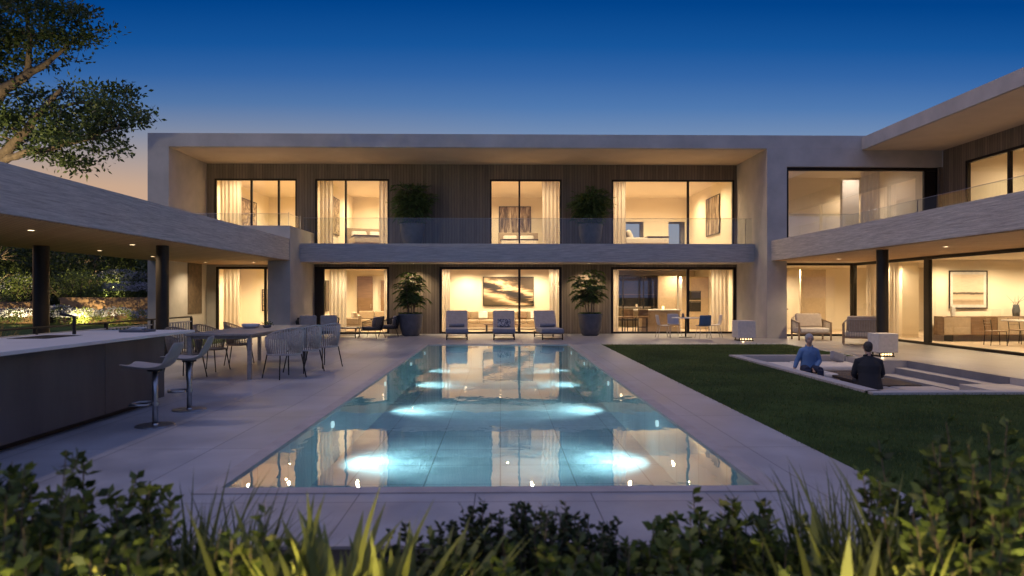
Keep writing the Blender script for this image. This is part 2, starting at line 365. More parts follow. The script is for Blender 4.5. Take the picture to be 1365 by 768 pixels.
def blade_mesh(name, specs, mat, parent=None, loc=None):
    """specs: (base, azimuth, lean, length, width, curve)"""
    V = []; F = []; Rn = []
    for (b, az, lean, L, W, cv) in specs:
        segs = 6; p = Vector(b); th = lean; ca, sa = math.cos(az), math.sin(az); side = Vector((-sa, ca, 0)); n0 = len(V); rr = random.random()
        for i in range(segs+1):
            t = i/segs; w = W * (1-t)**.7 * (.55+.9*min(1, t*3)*.5)
            V += [p + side*w*.5, p - side*w*.5]; Rn += [rr*.75+t*.25]*2
            p = p + (Vector((ca, sa, 0))*math.sin(th) + Vector((0,0,1))*math.cos(th)) * (L/segs); th += cv/segs
        for i in range(segs): F.append((n0+2*i, n0+2*i+1, n0+2*i+3, n0+2*i+2))
    me = bpy.data.meshes.new(name); me.from_pydata(V, [], F); me.update()
    at = me.attributes.new('rnd', 'FLOAT', 'POINT'); at.data.foreach_set('value', Rn)
    me.materials.append(mat); o = bpy.data.objects.new(name, me); col.objects.link(o); o.parent = parent
    if loc is not None: o.location = loc
    return o
def in_ellipsoid(n, c, r, shell=.0):
    d = rng.normal(size=(n,3)); d /= np.linalg.norm(d, axis=1)[:,None]
    rad = (shell + (1-shell)*rng.random(n)) ** (1/3)
    return np.array(c) + d*rad[:,None]*np.array(r), d
def clumps(cents, per, spread, flat=.7):
    P = []; D = []
    for c in cents:
        k = int(per*(.6+.8*random.random())); o = rng.normal(size=(k,3))*spread*np.array([1,1,flat])
        P.append(np.array(c)+o); d = o/ (np.linalg.norm(o,axis=1)[:,None]+1e-9)*.7 + rng.normal(size=(k,3))*.6; D.append(d)
    return np.concatenate(P), np.concatenate(D)

def big_tree(name, label, loc, limbs, blobs, nclump, leaf, per=55, spread=.2, depth=1.2, trunk=.2, group=None, cat='tree'):
    t = thing(name, label, cat, loc, group=group); L = Vector(loc)
    mb = MB(); nodes = []
    for pts, r0, r1 in limbs:
        pts = [Vector(p)-L for p in pts]
        # smooth subdivide
        fine = []
        for i in range(len(pts)-1):
            for k in range(4): fine.append(pts[i].lerp(pts[i+1], k/4) + Vector([random.uniform(-.03,.03) for _ in range(3)]))
        fine.append(pts[-1]); m = len(fine)
        rr = [r0+(r1-r0)*i/(m-1) for i in range(m)]; mb.tube(fine, rr, 8)
        nodes += list(zip(fine, rr))
    cents = []
    tot = sum(b[1][0]*b[1][2] for b in blobs)
    for c, r in blobs:
        k = max(3, int(nclump*r[0]*r[2]/tot)); p, _ = in_ellipsoid(k, c, r, .1); cents += [Vector(q)-L for q in p]
    cents.sort(key=lambda q: min((q-a).length for a, _ in nodes[:200:3]))
    for q in cents:
        a, ra = min(nodes, key=lambda nr: (nr[0]-q).length + (.25 if nr[0].z > q.z else 0))
        mid = a.lerp(q, .5) + Vector((random.uniform(-.06,.06), random.uniform(-.06,.06), random.uniform(-.02,.1)))*max(.4,(q-a).length)
        r = min(ra*.6, .03); r2 = max(.004, r*.45)
        mb.tube([a, mid, q], [r, (r+r2)/2, r2], 5, False); nodes += [(mid, (r+r2)/2), (q, r2*1.3)]
    mb.build('trunk', M['bark'], t, smooth=True)
    P, D = clumps(cents, per, spread, .5)
    leaf_mesh('crown', P, D, rng.uniform(.08,.15,len(P)), rng.uniform(.04,.07,len(P)), leaf, t)
    return t
def bush(name, label, loc, r, n, leaf, lsize=.05, cat='shrub', group=None, nc=None, flowers=0, trunk=True, shell=.3, lw=.55):
    t = thing(name, label, cat, loc, group=group)
    nc = nc or max(12, n//40); p, _ = in_ellipsoid(nc, (0,0,r[2]), r, shell); p = p[p[:,2] > .03]
    mb = MB()
    if trunk:
        for q in p[::2]:
            q = Vector(q); b = Vector((q.x*.12, q.y*.12, 0)); mb.tube([b, b.lerp(q,.5)+Vector((0,0,.05*r[2])), q], [.012+.01*r[2], .008+.006*r[2], .003], 5, False)
        mb.build('stem', M['bark'], t)
    P, D = clumps(p, n/len(p), min(r)*.22, .8)
    P[:,2] = np.abs(P[:,2]) ; D[:,2] += .3
    leaf_mesh('foliage', P, D, rng.uniform(.7,1.3,len(P))*lsize, rng.uniform(.7,1.2,len(P))*lsize*lw, leaf, t)
    if flowers:
        d = rng.normal(size=(flowers,3)); d[:,2] = np.abs(d[:,2]); d /= np.linalg.norm(d,axis=1)[:,None]
        Pf = np.array([0,0,r[2]]) + d*np.array(r)*rng.uniform(.9,1.12,flowers)[:,None]
        leaf_mesh('blossom', np.repeat(Pf,3,0), rng.normal(size=(flowers*3,3))+[0,0,1], .06, .05, M['flower'], t)
    return t
def leafy_stems(name, label, loc, h, n, leaf, spread=.25, ls=.05, group=None, per=34, lean=.35):
    """upright shrub: separate stems carrying oval leaves, the ends reading one by one"""
    t = thing(name, label, 'shrub', loc, group=group); mb = MB(); P = []; D = []
    for i in range(n):
        az = random.uniform(0, 2*PI); rad = spread*math.sqrt(random.random()); b = Vector((rad*math.cos(az)*.5, rad*math.sin(az)*.5, 0))
        H = h*random.uniform(.55, 1.0); le = random.uniform(0, lean); tip = b + Vector((math.cos(az)*H*le, math.sin(az)*H*le, H)); mid = b.lerp(tip,.5)+Vector((random.uniform(-.03,.03),random.uniform(-.03,.03),0))
        mb.tube([b, mid, tip], [.006,.004,.002], 5, False)
        for k in range(per):
            u = random.uniform(.2, 1)**.8; p = (b.lerp(mid, u*2) if u < .5 else mid.lerp(tip, u*2-1)); a = random.uniform(0, 2*PI)
            P.append(p); D.append((math.cos(a), math.sin(a), random.uniform(.1, 1.1)))
    mb.build('stem', M['bark'], t)
    n_ = len(P); leaf_mesh('foliage', P, D, rng.uniform(.7,1.25,n_)*ls, rng.uniform(.8,1.2,n_)*ls*.55, leaf, t)
    return t
def tuft(name, label, loc, h, n, w, mat, lean=.5, curve=.9, r=.08, cat='grass tuft', group=None):
    t = thing(name, label, cat, loc, group=group); sp = []
    for i in range(n):
        az = random.uniform(0, 2*PI); q = r*math.sqrt(random.random())
        sp.append(((q*math.cos(az), q*math.sin(az), 0), az+random.uniform(-.4,.4), random.uniform(.02,lean), h*random.uniform(.55,1.05), w*random.uniform(.7,1.2), curve*random.uniform(.2,1.1)))
    blade_mesh('blade_clump', sp, mat, t); return t

# ------------------------------------------------------------------ sheets with holes
def sheet(name, x0, x1, y0, y1, z, inside, cuts_x, cuts_y, mat, kind='structure', label=None):
    xs = sorted({x0, x1, *[c for c in cuts_x if x0 < c < x1]}); ys = sorted({y0, y1, *[c for c in cuts_y if y0 < c < y1]})
    idx = {}; V = []; F = []
    def vi(x, y):
        if (x, y) not in idx: idx[(x,y)] = len(V); V.append((x,y,z))
        return idx[(x,y)]
    for i in range(len(xs)-1):
        for j in range(len(ys)-1):
            if inside((xs[i]+xs[i+1])/2, (ys[j]+ys[j+1])/2):
                F.append((vi(xs[i],ys[j]), vi(xs[i+1],ys[j]), vi(xs[i+1],ys[j+1]), vi(xs[i],ys[j+1])))
    mb = MB(); mb.v = V; mb.f = F
    return tag(mb.build(name, mat), label, kind=kind)
PX0, PX1, PY0, PY1 = -2.30, 2.17, 5.66, 21.8
def in_pool(x, y): return PX0 < x < PX1 and PY0 < y < PY1
def in_pit(x, y): return 6.15 < x < 9.9 and 11.0 < y < 17.6 and not (x > 9.0 and y > 16.45)
def in_lawn(x, y): return (3.25 < x < 9.3 and 4.4 < y < 22.1 and not (x > 6.15 and 11 < y < 17.6)) or (6.15 < x < 30 and 4.4 < y < 11.0)
def in_deck(x, y): return -9.3 < x < 30 and 4.4 < y < 36 and not in_pool(x,y) and not in_pit(x,y) and not in_lawn(x,y)
CX = [-9.3, PX0, PX1, 3.25, 6.15, 9.0, 9.3, 9.9, 30]; CY = [4.4, PY0, PY1, 11.0, 16.45, 17.6, 22.1, 36]
sheet('deck', -9.3, 30, 4.4, 36, 0, in_deck, CX, CY, M['deck'])
sheet('lawn', 3.25, 30, 4.4, 22.1, -.01, in_lawn, CX, CY, M['grass_ground'])
sheet('ground', -400, 400, -300, 500, -.03, lambda x, y: not in_deck(x,y) and not in_pool(x,y) and not in_pit(x,y) and not in_lawn(x,y) and not (-20 < x < 20 and .2 < y < 4.4), CX+[-20,20], CY+[.2], M['grass_ground'])
sheet('planting_bed', -20, 20, .2, 4.4, -.02, lambda x, y: True, [], [], M['soil'])
# edges between lawn and deck
mb = MB(); mb.box(-9.3,30,4.36,4.4,-.2,.0); mb.build('deck_edge', M['coping'])['kind'] = 'structure'
# lawn blades
def lawn_blades(n):
    P = []
    while len(P) < n:
        y = 4.4 + (22.1-4.4)*random.random()**1.7; x = random.uniform(3.22, 14)
        if in_lawn(x, y) or x < 3.25: P.append((x, y, -.012))
    D = rng.normal(size=(n,3))*.45 + [0,0,1]
    o = leaf_mesh('lawn_grass', P, D, rng.uniform(.025,.055,n), .006, M['lawn_blade']); tag(o, 'short dark green grass of the lawn right of the pool', 'grass', kind='stuff')
lawn_blades(90000)

# ------------------------------------------------------------------ pool
pool = thing('pool_basin', 'long rectangular swimming pool basin with pale teal tiles and underwater lamps', 'pool', ((PX0+PX1)/2, (PY0+PY1)/2, 0))
pc = Vector(pool.location); 
def pb(mb, name, mat, **k):
    o = mb.build(name, mat, None, **k); o.parent = pool; o.matrix_parent_inverse = Matrix.Translation(-pc); return o
D_ = -.72
mb = MB(); mb.quad((PX0,PY0,D_),(PX1,PY0,D_),(PX1,PY1,D_),(PX0,PY1,D_)); pb(mb, 'floor', M['pooltile'])
for nm, q in (('side_wall', [(PX0,PY0,-.031),(PX0,PY1,-.031),(PX0,PY1,D_),(PX0,PY0,D_)]), ('side_wall', [(PX1,PY1,-.031),(PX1,PY0,-.031),(PX1,PY0,D_),(PX1,PY1,D_)]),
              ('end_wall', [(PX1,PY0,-.031),(PX0,PY0,-.031),(PX0,PY0,D_),(PX1,PY0,D_)]), ('end_wall', [(PX0,PY1,-.031),(PX1,PY1,-.031),(PX1,PY1,D_),(PX0,PY1,D_)])):
    m_ = MB(); m_.quad(*q); pb(m_, nm, M['pooltile'])
mb = MB(); w = .16; z1 = .012
mb.box(PX0-w,PX0,PY0-w,PY1+w,-.03,z1); mb.box(PX1,PX1+w,PY0-w,PY1+w,-.03,z1); mb.box(PX0,PX1,PY0-w,PY0,-.03,z1); mb.box(PX0,PX1,PY1,PY1+w,-.03,z1)
pb(mb, 'coping', M['coping'])
wt = MB(); wt.quad((PX0,PY0,-.009),(PX1,PY0,-.009),(PX1,PY1,-.009),(PX0,PY1,-.009)); o = wt.build('pool_water', M['water']); o['kind'] = 'structure'

def light(kind, name, loc, energy, color, size=.05, spot=None, blend=.6, target=None, shape=None):
    l = bpy.data.lights.new(name, kind); l.energy = energy; l.color = color
    if kind in ('POINT','SPOT'): l.shadow_soft_size = size
    if kind == 'SPOT': l.spot_size = R(spot); l.spot_blend = blend
    o = bpy.data.objects.new(name, l); col.objects.link(o); o.location = loc
    if target is not None: o.rotation_euler = (Vector(target)-Vector(loc)).to_track_quat('-Z','Y').to_euler()
    else: o.rotation_euler = (0,0,0)
    return o
M['pool_lamp'] = emis('pool_lamp', (.75,.95,1.), 1.6)
for y, e in ((9.35,1.), (13.6,.9), (17.5,.8), (20.7,.6)):
    for s in (-1, 1):
        x = PX0 if s < 0 else PX1
        m_ = MB(); m_.tube([(x,y,-.17),(x-s*.03,y,-.17)], .045, 20); pb(m_, 'pool_lamp', M['pool_lamp'])
        l_ = light('SPOT', 'pool_spot', (x-s*.08, y, -.11), 270*e, (.70,.93,1.), .08, 120, 1., (x-s*1.05, y+.2, D_)).data
        l_.use_nodes = True; ln = l_.node_tree; q = N(ln); em = [k for k in ln.nodes if k.type == 'EMISSION'][0]
        nv = q('ShaderNodeMapping', {'Vector': q('ShaderNodeTexCoord').outputs['Normal'], 'Location': (y,s,0), 'Scale': (1,1,1)}).outputs[0]
        nf = q('ShaderNodeTexNoise', {'Vector': nv, 'Scale': 4.5, 'Detail': 3, 'Distortion': 1.8}).outputs['Fac']
        ln.links.new(q('ShaderNodeMapRange', {'Value': nf, 'From Min': .35, 'From Max': .65, 'To Min': .55, 'To Max': 1.45}).outputs['Result'], em.inputs['Strength'])

# ------------------------------------------------------------------ house
house = thing('modern_house', 'two storey modern house with deep concrete frame, balcony, tall lit windows and right wing', 'house', (0,28,0))
hi = Matrix.Translation(-Vector((0,28,0)))
def hp(mb, name, mat, parent=None, label=None, **k):
    o = mb.build(name, mat, None, **k); o.parent = parent or house
    if parent is None: o.matrix_parent_inverse = hi
    if label: o['label'] = label
    return o
ZS0, ZS1, ZU, ZT = 2.85, 3.55, 6.95, 7.43
b = lambda *a: MB().box(*a)
hp(b(-12.7,16.25,24.8,36.5,ZU,ZT), 'roof_slab', M['stucco'])
hp(b(-12.7,-11.95,24.8,36.5,0,ZU-.002), 'frame_wall', M['stucco'])
hp(b(9.75,10.48,24.8,35.4,0,ZU-.002), 'frame_wall', M['stucco'])
hp(b(10.48,16.25,24.8,25.1,6.29,ZU-.002), 'lintel', M['stucco'])
# soffit and parapet sheets
hp(b(-11.95,9.75,24.95,28,ZU-.012,ZU-.003), 'soffit', M['soffit_plaster'])
# left terrace block
hp(b(-8.4,-7.6,24.8,28,0,4.1), 'fin_wall', M['stucco'])
hp(b(-11.95,-8.4,24.8,25.1,ZS0,4.1), 'parapet', M['stucco'])
hp(b(-11.95,-8.4,25.1,28,ZS0,ZS1), 'terrace_slab', M['stucco'])
hp(b(-7.6,9.75,26.05,28.0,ZS0,ZS1), 'balcony_slab', M['travertine'])
hp(b(-11.95,-11.93,26.3,27.5,.85,2.84), 'wall_panel', M['art_dark'], label='tall dark panel set in the side wall under the canopy')
def wall_open(axis, a0, a1, d0, d1, z0, z1, ops):
    mb = MB(); ops = sorted(ops); cur = a0
    def bx(p0, p1, q0, q1):
        if p1-p0 < 1e-4 or q1-q0 < 1e-4: return
        if axis == 'x': mb.box(p0,p1,d0,d1,q0,q1)
        else: mb.box(d0,d1,p0,p1,q0,q1)
    for o0, o1, q0, q1 in ops:
        bx(cur, o0, z0, z1); bx(o0, o1, z0, q0); bx(o0, o1, q1, z1); cur = o1
    bx(cur, a1, z0, z1); return mb
UA, UB, UC, UD = (-11.66,-8.31), (-7.57,-4.55), (-.43,2.52), (4.58,9.66)
LE, LF, LG, LH = (-11.6,-8.42), (-7.58,-4.55), (-2.5,2.52), (4.55,9.73)
ZH = 6.34; ZD = 2.74
hp(wall_open('x', -11.95,9.75,28,28.2,ZS1,ZU-.013, [(a,c,ZS1,ZH) for a,c in (UA,UB,UC,UD)]), 'clad_wall', M['clad'])
hp(wall_open('x', -7.6,9.75,28,28.2,0,ZS0, [(a,c,0,ZD) for a,c in (LF,LG,LH)]), 'clad_wall', M['clad'])
hp(wall_open('x', -11.95,-8.4,28,28.2,0,ZS0, [(LE[0],LE[1],0,ZD)]), 'plaster_wall', M['stucco'])
hp(b(-11.95,9.75,28.2,35.4,ZS0,ZS1-.01), 'floor_slab', M['stucco'])
hp(wall_open('x', -12.7,16.25,36.2,36.5,0,ZU-.013, [(6.5,7.45,3.8,5.4),(8.75,9.6,3.8,5.4)]), 'back_wall', M['stucco'])

def window(a0, a1, d, z0, z1, mull, axis='x', fw=.07, deep=.12, glass='glass', mw=.05, label=None, wide=()):
    mb = MB()
    def bx(p0,p1,q0,q1,dd=0):
        if axis == 'x': mb.box(p0,p1,d-deep/2+dd,d+deep/2-dd,q0,q1)
        else: mb.box(d-deep/2+dd,d+deep/2-dd,p0,p1,q0,q1)
    bx(a0,a0+fw,z0,z1); bx(a1-fw,a1,z0,z1); bx(a0+fw,a1-fw,z1-fw,z1); bx(a0+fw,a1-fw,z0,z0+fw*.8)
    for m_ in mull: w_ = mw*2.2 if m_ in wide else mw; bx(m_-w_/2, m_+w_/2, z0+fw*.8, z1-fw, .004)
    fr = hp(mb, 'window', M['frame'], label=label)
    edges = [a0+fw, *sorted(mull), a1-fw]
    for i in range(len(edges)-1):
        p0, p1 = edges[i]+mw/2*(i>0), edges[i+1]-mw/2*(i<len(edges)-2); q = MB()
        if axis == 'x': q.quad((p0,d,z0+fw*.8),(p1,d,z0+fw*.8),(p1,d,z1-fw),(p0,d,z1-fw))
        else: q.quad((d,p0,z0+fw*.8),(d,p1,z0+fw*.8),(d,p1,z1-fw),(d,p0,z1-fw))
        o = q.build('pane', M[glass], fr)
    return fr
Yw = 28.10
window(*UA, Yw, ZS1, ZH, [-10.17,-9.06], mw=.07); window(UB[0],UB[1],Yw,ZS1,ZH,[-6.33],mw=.07)
window(*UC, Yw, ZS1, ZH, [.78], mw=.07); window(*UD, Yw, ZS1, ZH, [7.75], mw=.08)
window(*LE, Yw, 0, ZD, [-9.6], fw=.09, mw=.1); window(LF[0],LF[1],Yw,0,ZD,[],fw=.09)
hp(b(-7.578,-7.2,28.02,28.14,.01,ZD-.005), 'window_jamb', M['frame']); 
window(*LG, Yw, 0, ZD, [.78], fw=.1, mw=.09); window(LH[0],LH[1],Yw,0,ZD,[7.75],fw=.1,mw=.1)
# ---- right wing
hp(b(9.9,17.5,6,24.797,ZS0,3.57), 'wing_slab', M['travertine'])
hp(b(9.95,13.9,6.05,24.79,ZS0-.02,ZS0-.002), 'wing_soffit', M['soffit_wood'])
hp(b(10.48,24,24.8,36.2,ZS0-.02,3.57), 'floor_slab', M['soffit_plaster'])
hp(b(17.5,24,6,24.797,ZS0,3.57), 'floor_slab', M['soffit_plaster'])
hp(b(13.24,24,4,24.797,6.91,7.36), 'wing_roof', M['stucco'])
hp(b(13.3,16.25,4.1,24.79,6.895,6.908), 'wing_roof_soffit', M['soffit_plaster'])
hp(wall_open('y', 6,24.797,16.25,16.45,3.57,6.894, [(6.4,23.6,3.62,6.28)]), 'clad_wall', M['clad'])
window(6.4,23.6,16.33,3.62,6.28,[10.5,15.5,21.6],axis='y',fw=.09,mw=.1)
window(10.48,16.25,25.0,3.57,6.29,[15.7],fw=.12,glass='fix_glass',mw=.1)
hp(b(15.76,16.12,24.98,25.04,3.62,6.16), 'window_jamb', M['frame'])
window(10.48,13.7,26.3,0,ZS0-.025,[],fw=.09)
window(6.2,26.22,13.7,0,ZS0-.025,[12.5,21.65],axis='y',fw=.1,mw=.12,wide=(21.65,12.5))
hp(MB().box(10.48,24,36.0,36.19,0,ZS0-.03), 'back_wall', M['interior'])
def pole(x, y, r, z1, label):
    return hp(MB().cyl(x,y,0,z1,r,28), 'column', M['column'], smooth=False, bevel=.008, label=label)
pole(10.45, 18.5, .15, ZS0-.021, 'dark round column under the right wing')

hp(b(16.13,16.5,24.8,25.14,3.57,6.288), 'corner_pier', M['clad'])
# glass balustrades
def rail(name, label, runs, posts, group=None, hand=False):
    t = thing(name, label, 'railing', (runs[0][0],runs[0][1],runs[0][4]))
    inv = Matrix.Translation(-Vector(t.location))
    for x0,y0,x1,y1,z0,z1,k in runs:
        for i in range(k):
            gp = .004/max(.1, math.hypot(x1-x0, y1-y0)); u0, u1 = i/k+gp, (i+1)/k-gp; q = MB()
            q.quad((x0+(x1-x0)*u0,y0+(y1-y0)*u0,z0),(x0+(x1-x0)*u1,y0+(y1-y0)*u1,z0),(x0+(x1-x0)*u1,y0+(y1-y0)*u1,z1),(x0+(x1-x0)*u0,y0+(y1-y0)*u0,z1))
            o = q.build('glass_panel', M['rail_glass']); o.parent = t; o.matrix_parent_inverse = inv
    if hand:
        m_ = MB()
        for x0,y0,x1,y1,z0,z1,k in runs: m_.tube([(x0,y0,z1),(x1,y1,z1)], .007, 6)
        o = m_.build('edge_trim', M['steel']); o.parent = t; o.matrix_parent_inverse = inv
    for x,y,z0,z1 in posts:
        o = MB().box(x-.012,x+.012,y-.012,y+.012,z0,z1).build('post', M['steel']); o.parent = t; o.matrix_parent_inverse = inv
rail('glass_railing', 'long glass railing along the middle balcony over the pool side', [(-7.5,26.15,9.7,26.15,ZS1,4.53,5)], [(9.45,26.17,ZS1,4.5)], hand=True)
rail('glass_railing', 'short low glass railing on the left terrace parapet above the canopy', [(-11.9,24.97,-7.7,24.97,4.1,4.55,2),(-7.68,25.0,-7.68,26.1,4.1,4.55,1)], [(-7.7,24.97,4.1,4.6),(-7.62,26.12,ZS1,4.6)], hand=True)
rail('glass_railing', 'glass railing set back on the right wing slab', [(10.5,24.7,12.9,24.7,3.57,4.54,1),(12.9,24.7,12.9,6.5,3.57,4.54,6)], [(12.9,20.9,3.57,4.54),(12.9,15.5,3.57,4.54)], hand=True)

# ------------------------------------------------------------------ rooms (inward facing shells)
WARM = (1.,.76,.46)
def room(x0,x1,y0,y1,z0,z1, lights, energy, front=False, openings=(), fl=True, skip=(), tint=None):
    energy *= 8.6
    mb = MB()
    if 'left' not in skip: mb.quad((x0,y0,z0),(x0,y1,z0),(x0,y1,z1),(x0,y0,z1))
    if 'right' not in skip: mb.quad((x1,y1,z0),(x1,y0,z0),(x1,y0,z1),(x1,y1,z1))
    cur = x0
    for a0,a1,q0,q1 in openings:
        mb.quad((cur,y1,z0),(a0,y1,z0),(a0,y1,z1),(cur,y1,z1)); mb.quad((a0,y1,z0),(a1,y1,z0),(a1,y1,q0),(a0,y1,q0)); mb.quad((a0,y1,q1),(a1,y1,q1),(a1,y1,z1),(a0,y1,z1)); cur = a1
    mb.quad((cur,y1,z0),(x1,y1,z0),(x1,y1,z1),(cur,y1,z1))
    mb.quad((x0,y0,z1),(x1,y0,z1),(x1,y1,z1),(x0,y1,z1))
    if front: mb.quad((x0,y0,z0),(x1,y0,z0),(x1,y0,z1),(x0,y0,z1))
    hp(mb, 'room_wall', M['interior'])
    if fl: hp(MB().quad((x0,y0,z0+.004),(x1,y0,z0+.004),(x1,y1,z0+.004),(x0,y1,z0+.004)), 'room_floor', M['interior_floor'])
    for lx, ly in lights: light('SPOT', 'ceiling_spot', (lx,ly,z1-.04), energy, tint or WARM, .05, 165, .9)
Y0 = 28.21
room(-11.93,-8.0,Y0,31.6,0,2.80, [(-10.8,29.3),(-9.2,29.3),(-9.7,30.8)], 42)                     # lower far left
room(-7.59,-3.7,Y0,33.5,0,2.80, [(-6.6,29.4),(-5.0,29.4),(-6.2,31.6),(-4.6,32.4)], 42)
room(-3.6,3.6,Y0,32.2,0,2.80, [(-2.2,29.2),(0,29.2),(2.2,29.2),(-1.6,31.3),(1.6,31.3),(0,31.4)], 40)
room(3.7,9.73,Y0,34,0,2.80, [(5.2,29.4),(7,29.4),(8.8,29.4),(5.4,32),(8.4,32)], 42)
room(-11.93,-7.9,Y0,35.4,ZS1,6.62, [(-10.8,29.4),(-9.3,30),(-10.2,33.2)], 58)
room(-7.6,-3.6,Y0,35.4,ZS1,6.62, [(-6.2,29.6),(-5.0,31.6),(-6.4,33.6)], 58)
room(-2.6,3.0,Y0,35.4,ZS1,6.62, [(-.8,29.6),(1.4,29.8),(.3,33.4)], 60)
room(3.9,9.73,Y0,35.4,ZS1,6.62, [(5.6,29.6),(8.2,29.6),(5.6,33),(8.4,33)], 60, openings=[(6.5,7.45,3.8,5.4),(8.75,9.6,3.8,5.4)])
room(10.5,24,26.35,31,0,ZS0-.03, [(11.6,27.6),(12.8,29.5),(15,27.5),(17.5,27)], 44, skip=('left',)) 
hp(MB().quad((10.5,26.35,0),(10.5,31,0),(10.5,31,2.82),(10.5,26.35,2.82)), 'room_wall', M['interior'])
# wing lower room in front of the inner wall
hp(MB().quad((13.75,6,.004),(24,6,.004),(24,26.35,.004),(13.75,26.35,.004)), 'room_floor', M['interior_floor'])
hp(MB().quad((24,26.35,0),(24,6,0),(24,6,2.83),(24,26.35,2.83)), 'room_wall', M['interior'])
hp(MB().quad((13.8,6,2.826),(24,6,2.826),(24,26.3,2.826),(13.8,26.3,2.826)), 'room_ceiling', M['interior'])
hp(b(14.95,24,23.6,23.75,0,2.82), 'inner_wall', M['interior'])
hp(b(14.98,15.6,25.2,25.6,0,2.82), 'inner_pier', M['interior'])
hp(b(14.42,14.9,25.75,25.95,0,2.62), 'inner_door', M['sofa_tan'], label='tall tan door panel inside the right wing')
for p in ((15.3,22.6),(17.0,22.4),(18.8,22.2),(15.3,19),(18,18.5),(15.4,15),(15.4,11),(14.4,25)): light('SPOT', 'ceiling_spot', (p[0],p[1],2.78), 300, WARM, .05, 165, .9)
# upper rooms of the wing
room(10.5,16.1,25.12,30.5,3.575,6.85, [(12,27.2),(14.6,27.6)], 17, tint=(1,.86,.74))
hp(b(14.3,15.0,28.3,28.5,3.58,6.4), 'inner_pier', M['interior']); light('SPOT', 'ceiling_spot', (15.5,29.6,6.7), 250, WARM, .05, 120, .8)
hp(MB().quad((22,6.2,3.58),(22,24.7,3.58),(22,24.7,6.85),(22,6.2,6.85)), 'room_wall', M['interior'])
hp(MB().quad((16.46,24.6,3.58),(22,24.6,3.58),(22,24.6,6.85),(16.46,24.6,6.85)), 'room_wall', M['interior'])
hp(MB().quad((16.46,6.2,6.85),(22,6.2,6.85),(22,24.6,6.85),(16.46,24.6,6.85)), 'room_ceiling', M['interior'])
for y in (23,20,16.5): light('SPOT', 'ceiling_spot', (18.6,y,6.7), 300, WARM, .05, 165, .9)

# ------------------------------------------------------------------ canopy pavilion
pav = thing('canopy_pavilion', 'long flat stone-faced canopy with wooden soffit on dark round columns', 'pavilion', (-10,17.5,0))
pi_ = Matrix.Translation(-Vector((-10,17.5,0)))
def pp(mb, name, mat, **k):
    o = mb.build(name, mat, None, **k); o.parent = pav; o.matrix_parent_inverse = pi_; return o
pp(b(-12.62,-7.62,10.2,24.797,ZS0,3.63), 'roof_slab', M['travertine'])
pp(b(-12.57,-7.67,10.25,24.79,ZS0-.022,ZS0-.003), 'soffit', M['soffit_wood'])
pp(b(-11.93,-8.41,24.8,27.99,ZS0-.022,ZS0-.003), 'soffit', M['soffit_wood'])
for x, y, r in ((-11.5,17.3,.18),(-8.44,17.2,.15)):
    pp(MB().cyl(x,y,0,ZS0-.023,r,28), 'column', M['column'], bevel=.008)
for i,(x,y) in enumerate(((-8.9,13.1),(-9.0,16.85),(-11.1,19.1),(-11.1,22.0),(-11.1,25.9),(-9.3,25.9),(11.6,23.2),(11.35,17.2),(11.4,12.4))):
    side = 'under the left canopy' if i < 6 else 'under the right wing'
    names = ['nearest the bar','above the dining table','nearest the tall left column','over the garden railing','by the dark wall panel','in front of the far left window','by the stone wall','past the dark column','nearest the camera']
    t = thing('ceiling_light', f'small round recessed ceiling light {side} {names[i]}', 'ceiling light', (x,y,ZS0-.023), group='recessed ceiling lights under the soffits')
    MB().lathe([(.085,0),(.085,-.008),(.06,-.008),(.06,0)],24).build('trim_ring', M['ring'], t)
    MB().cyl(0,0,-.005,-.002,.06,24).build('lamp_disc', M['bulb'], t)
    light('SPOT', 'downlight', (x,y,ZS0-.05), (230 if i < 6 else 260), WARM, .05, 140, .8)
for i,x in enumerate((-3.48,3.55)):
    t = thing('ceiling_light', f'small round light under the balcony above the {"left" if i==0 else "right"} grey planter', 'ceiling light', (x,27.3,ZS0-.003), group='recessed ceiling lights under the soffits')
    MB().lathe([(.07,0),(.07,-.008),(.05,-.008),(.05,0)],24).build('trim_ring', M['ring'], t)
    MB().cyl(0,0,-.005,-.002,.05,24).build('lamp_disc', M['bulb'], t)
    light('SPOT', 'downlight', (x,27.45,ZS0-.03), 190, WARM, .05, 130, .9)
# ------------------------------------------------------------------ curtains and pictures
def curtain(x0, x1, y, z0, z1, label, axis='x', amp=.045, per=.16, group='sheer curtains behind the windows'):
    mb = MB(); n = max(12, int(abs(x1-x0)/per*9)); L = x1-x0; ph = random.uniform(0, 6)
    for i in range(n+1):
        a = x0+L*i/n; d = amp*math.sin(2*PI*(a-x0)/per+ph)+amp*.4*math.sin(2*PI*(a-x0)/(per*2.7)+1)
        for z in (z0, z1): mb.v.append((a, y+d*(1 if z==z0 else .8), z) if axis == 'x' else (y+d*(1 if z==z0 else .8), a, z))
    for i in range(n): mb.f.append((2*i,2*i+2,2*i+3,2*i+1))
    o = mb.build('curtain', M['curtain'], smooth=True); tag(o, label, 'curtain', group); return o
curtain(-11.5,-10.8,28.5,.02,2.72,'sheer curtain behind the ground floor window beneath the canopy')
curtain(-7.1,-6.4,28.5,.02,2.72,'sheer curtain at the left of the ground floor window behind the dark armchairs')
curtain(-4.85,-4.6,28.5,.02,2.72,'narrow curtain at the right of the window behind the dark armchairs')
curtain(-2.42,-2.1,28.5,.02,2.72,'narrow curtain at the left of the wide window behind the loungers')
curtain(2.05,2.45,28.5,.02,2.72,'curtain at the right of the wide window behind the loungers')
curtain(4.62,4.95,28.5,.02,2.72,'narrow curtain at the left of the kitchen window')
curtain(8.85,9.6,28.5,.02,2.72,'broad curtain at the right of the kitchen window by the outdoor dining table')
curtain(-11.6,-10.75,28.5,3.57,6.4,'sheer curtain in the leftmost upper window')
curtain(-7.5,-6.95,28.5,3.57,6.4,'curtain at the left side of the second upper window from the left')
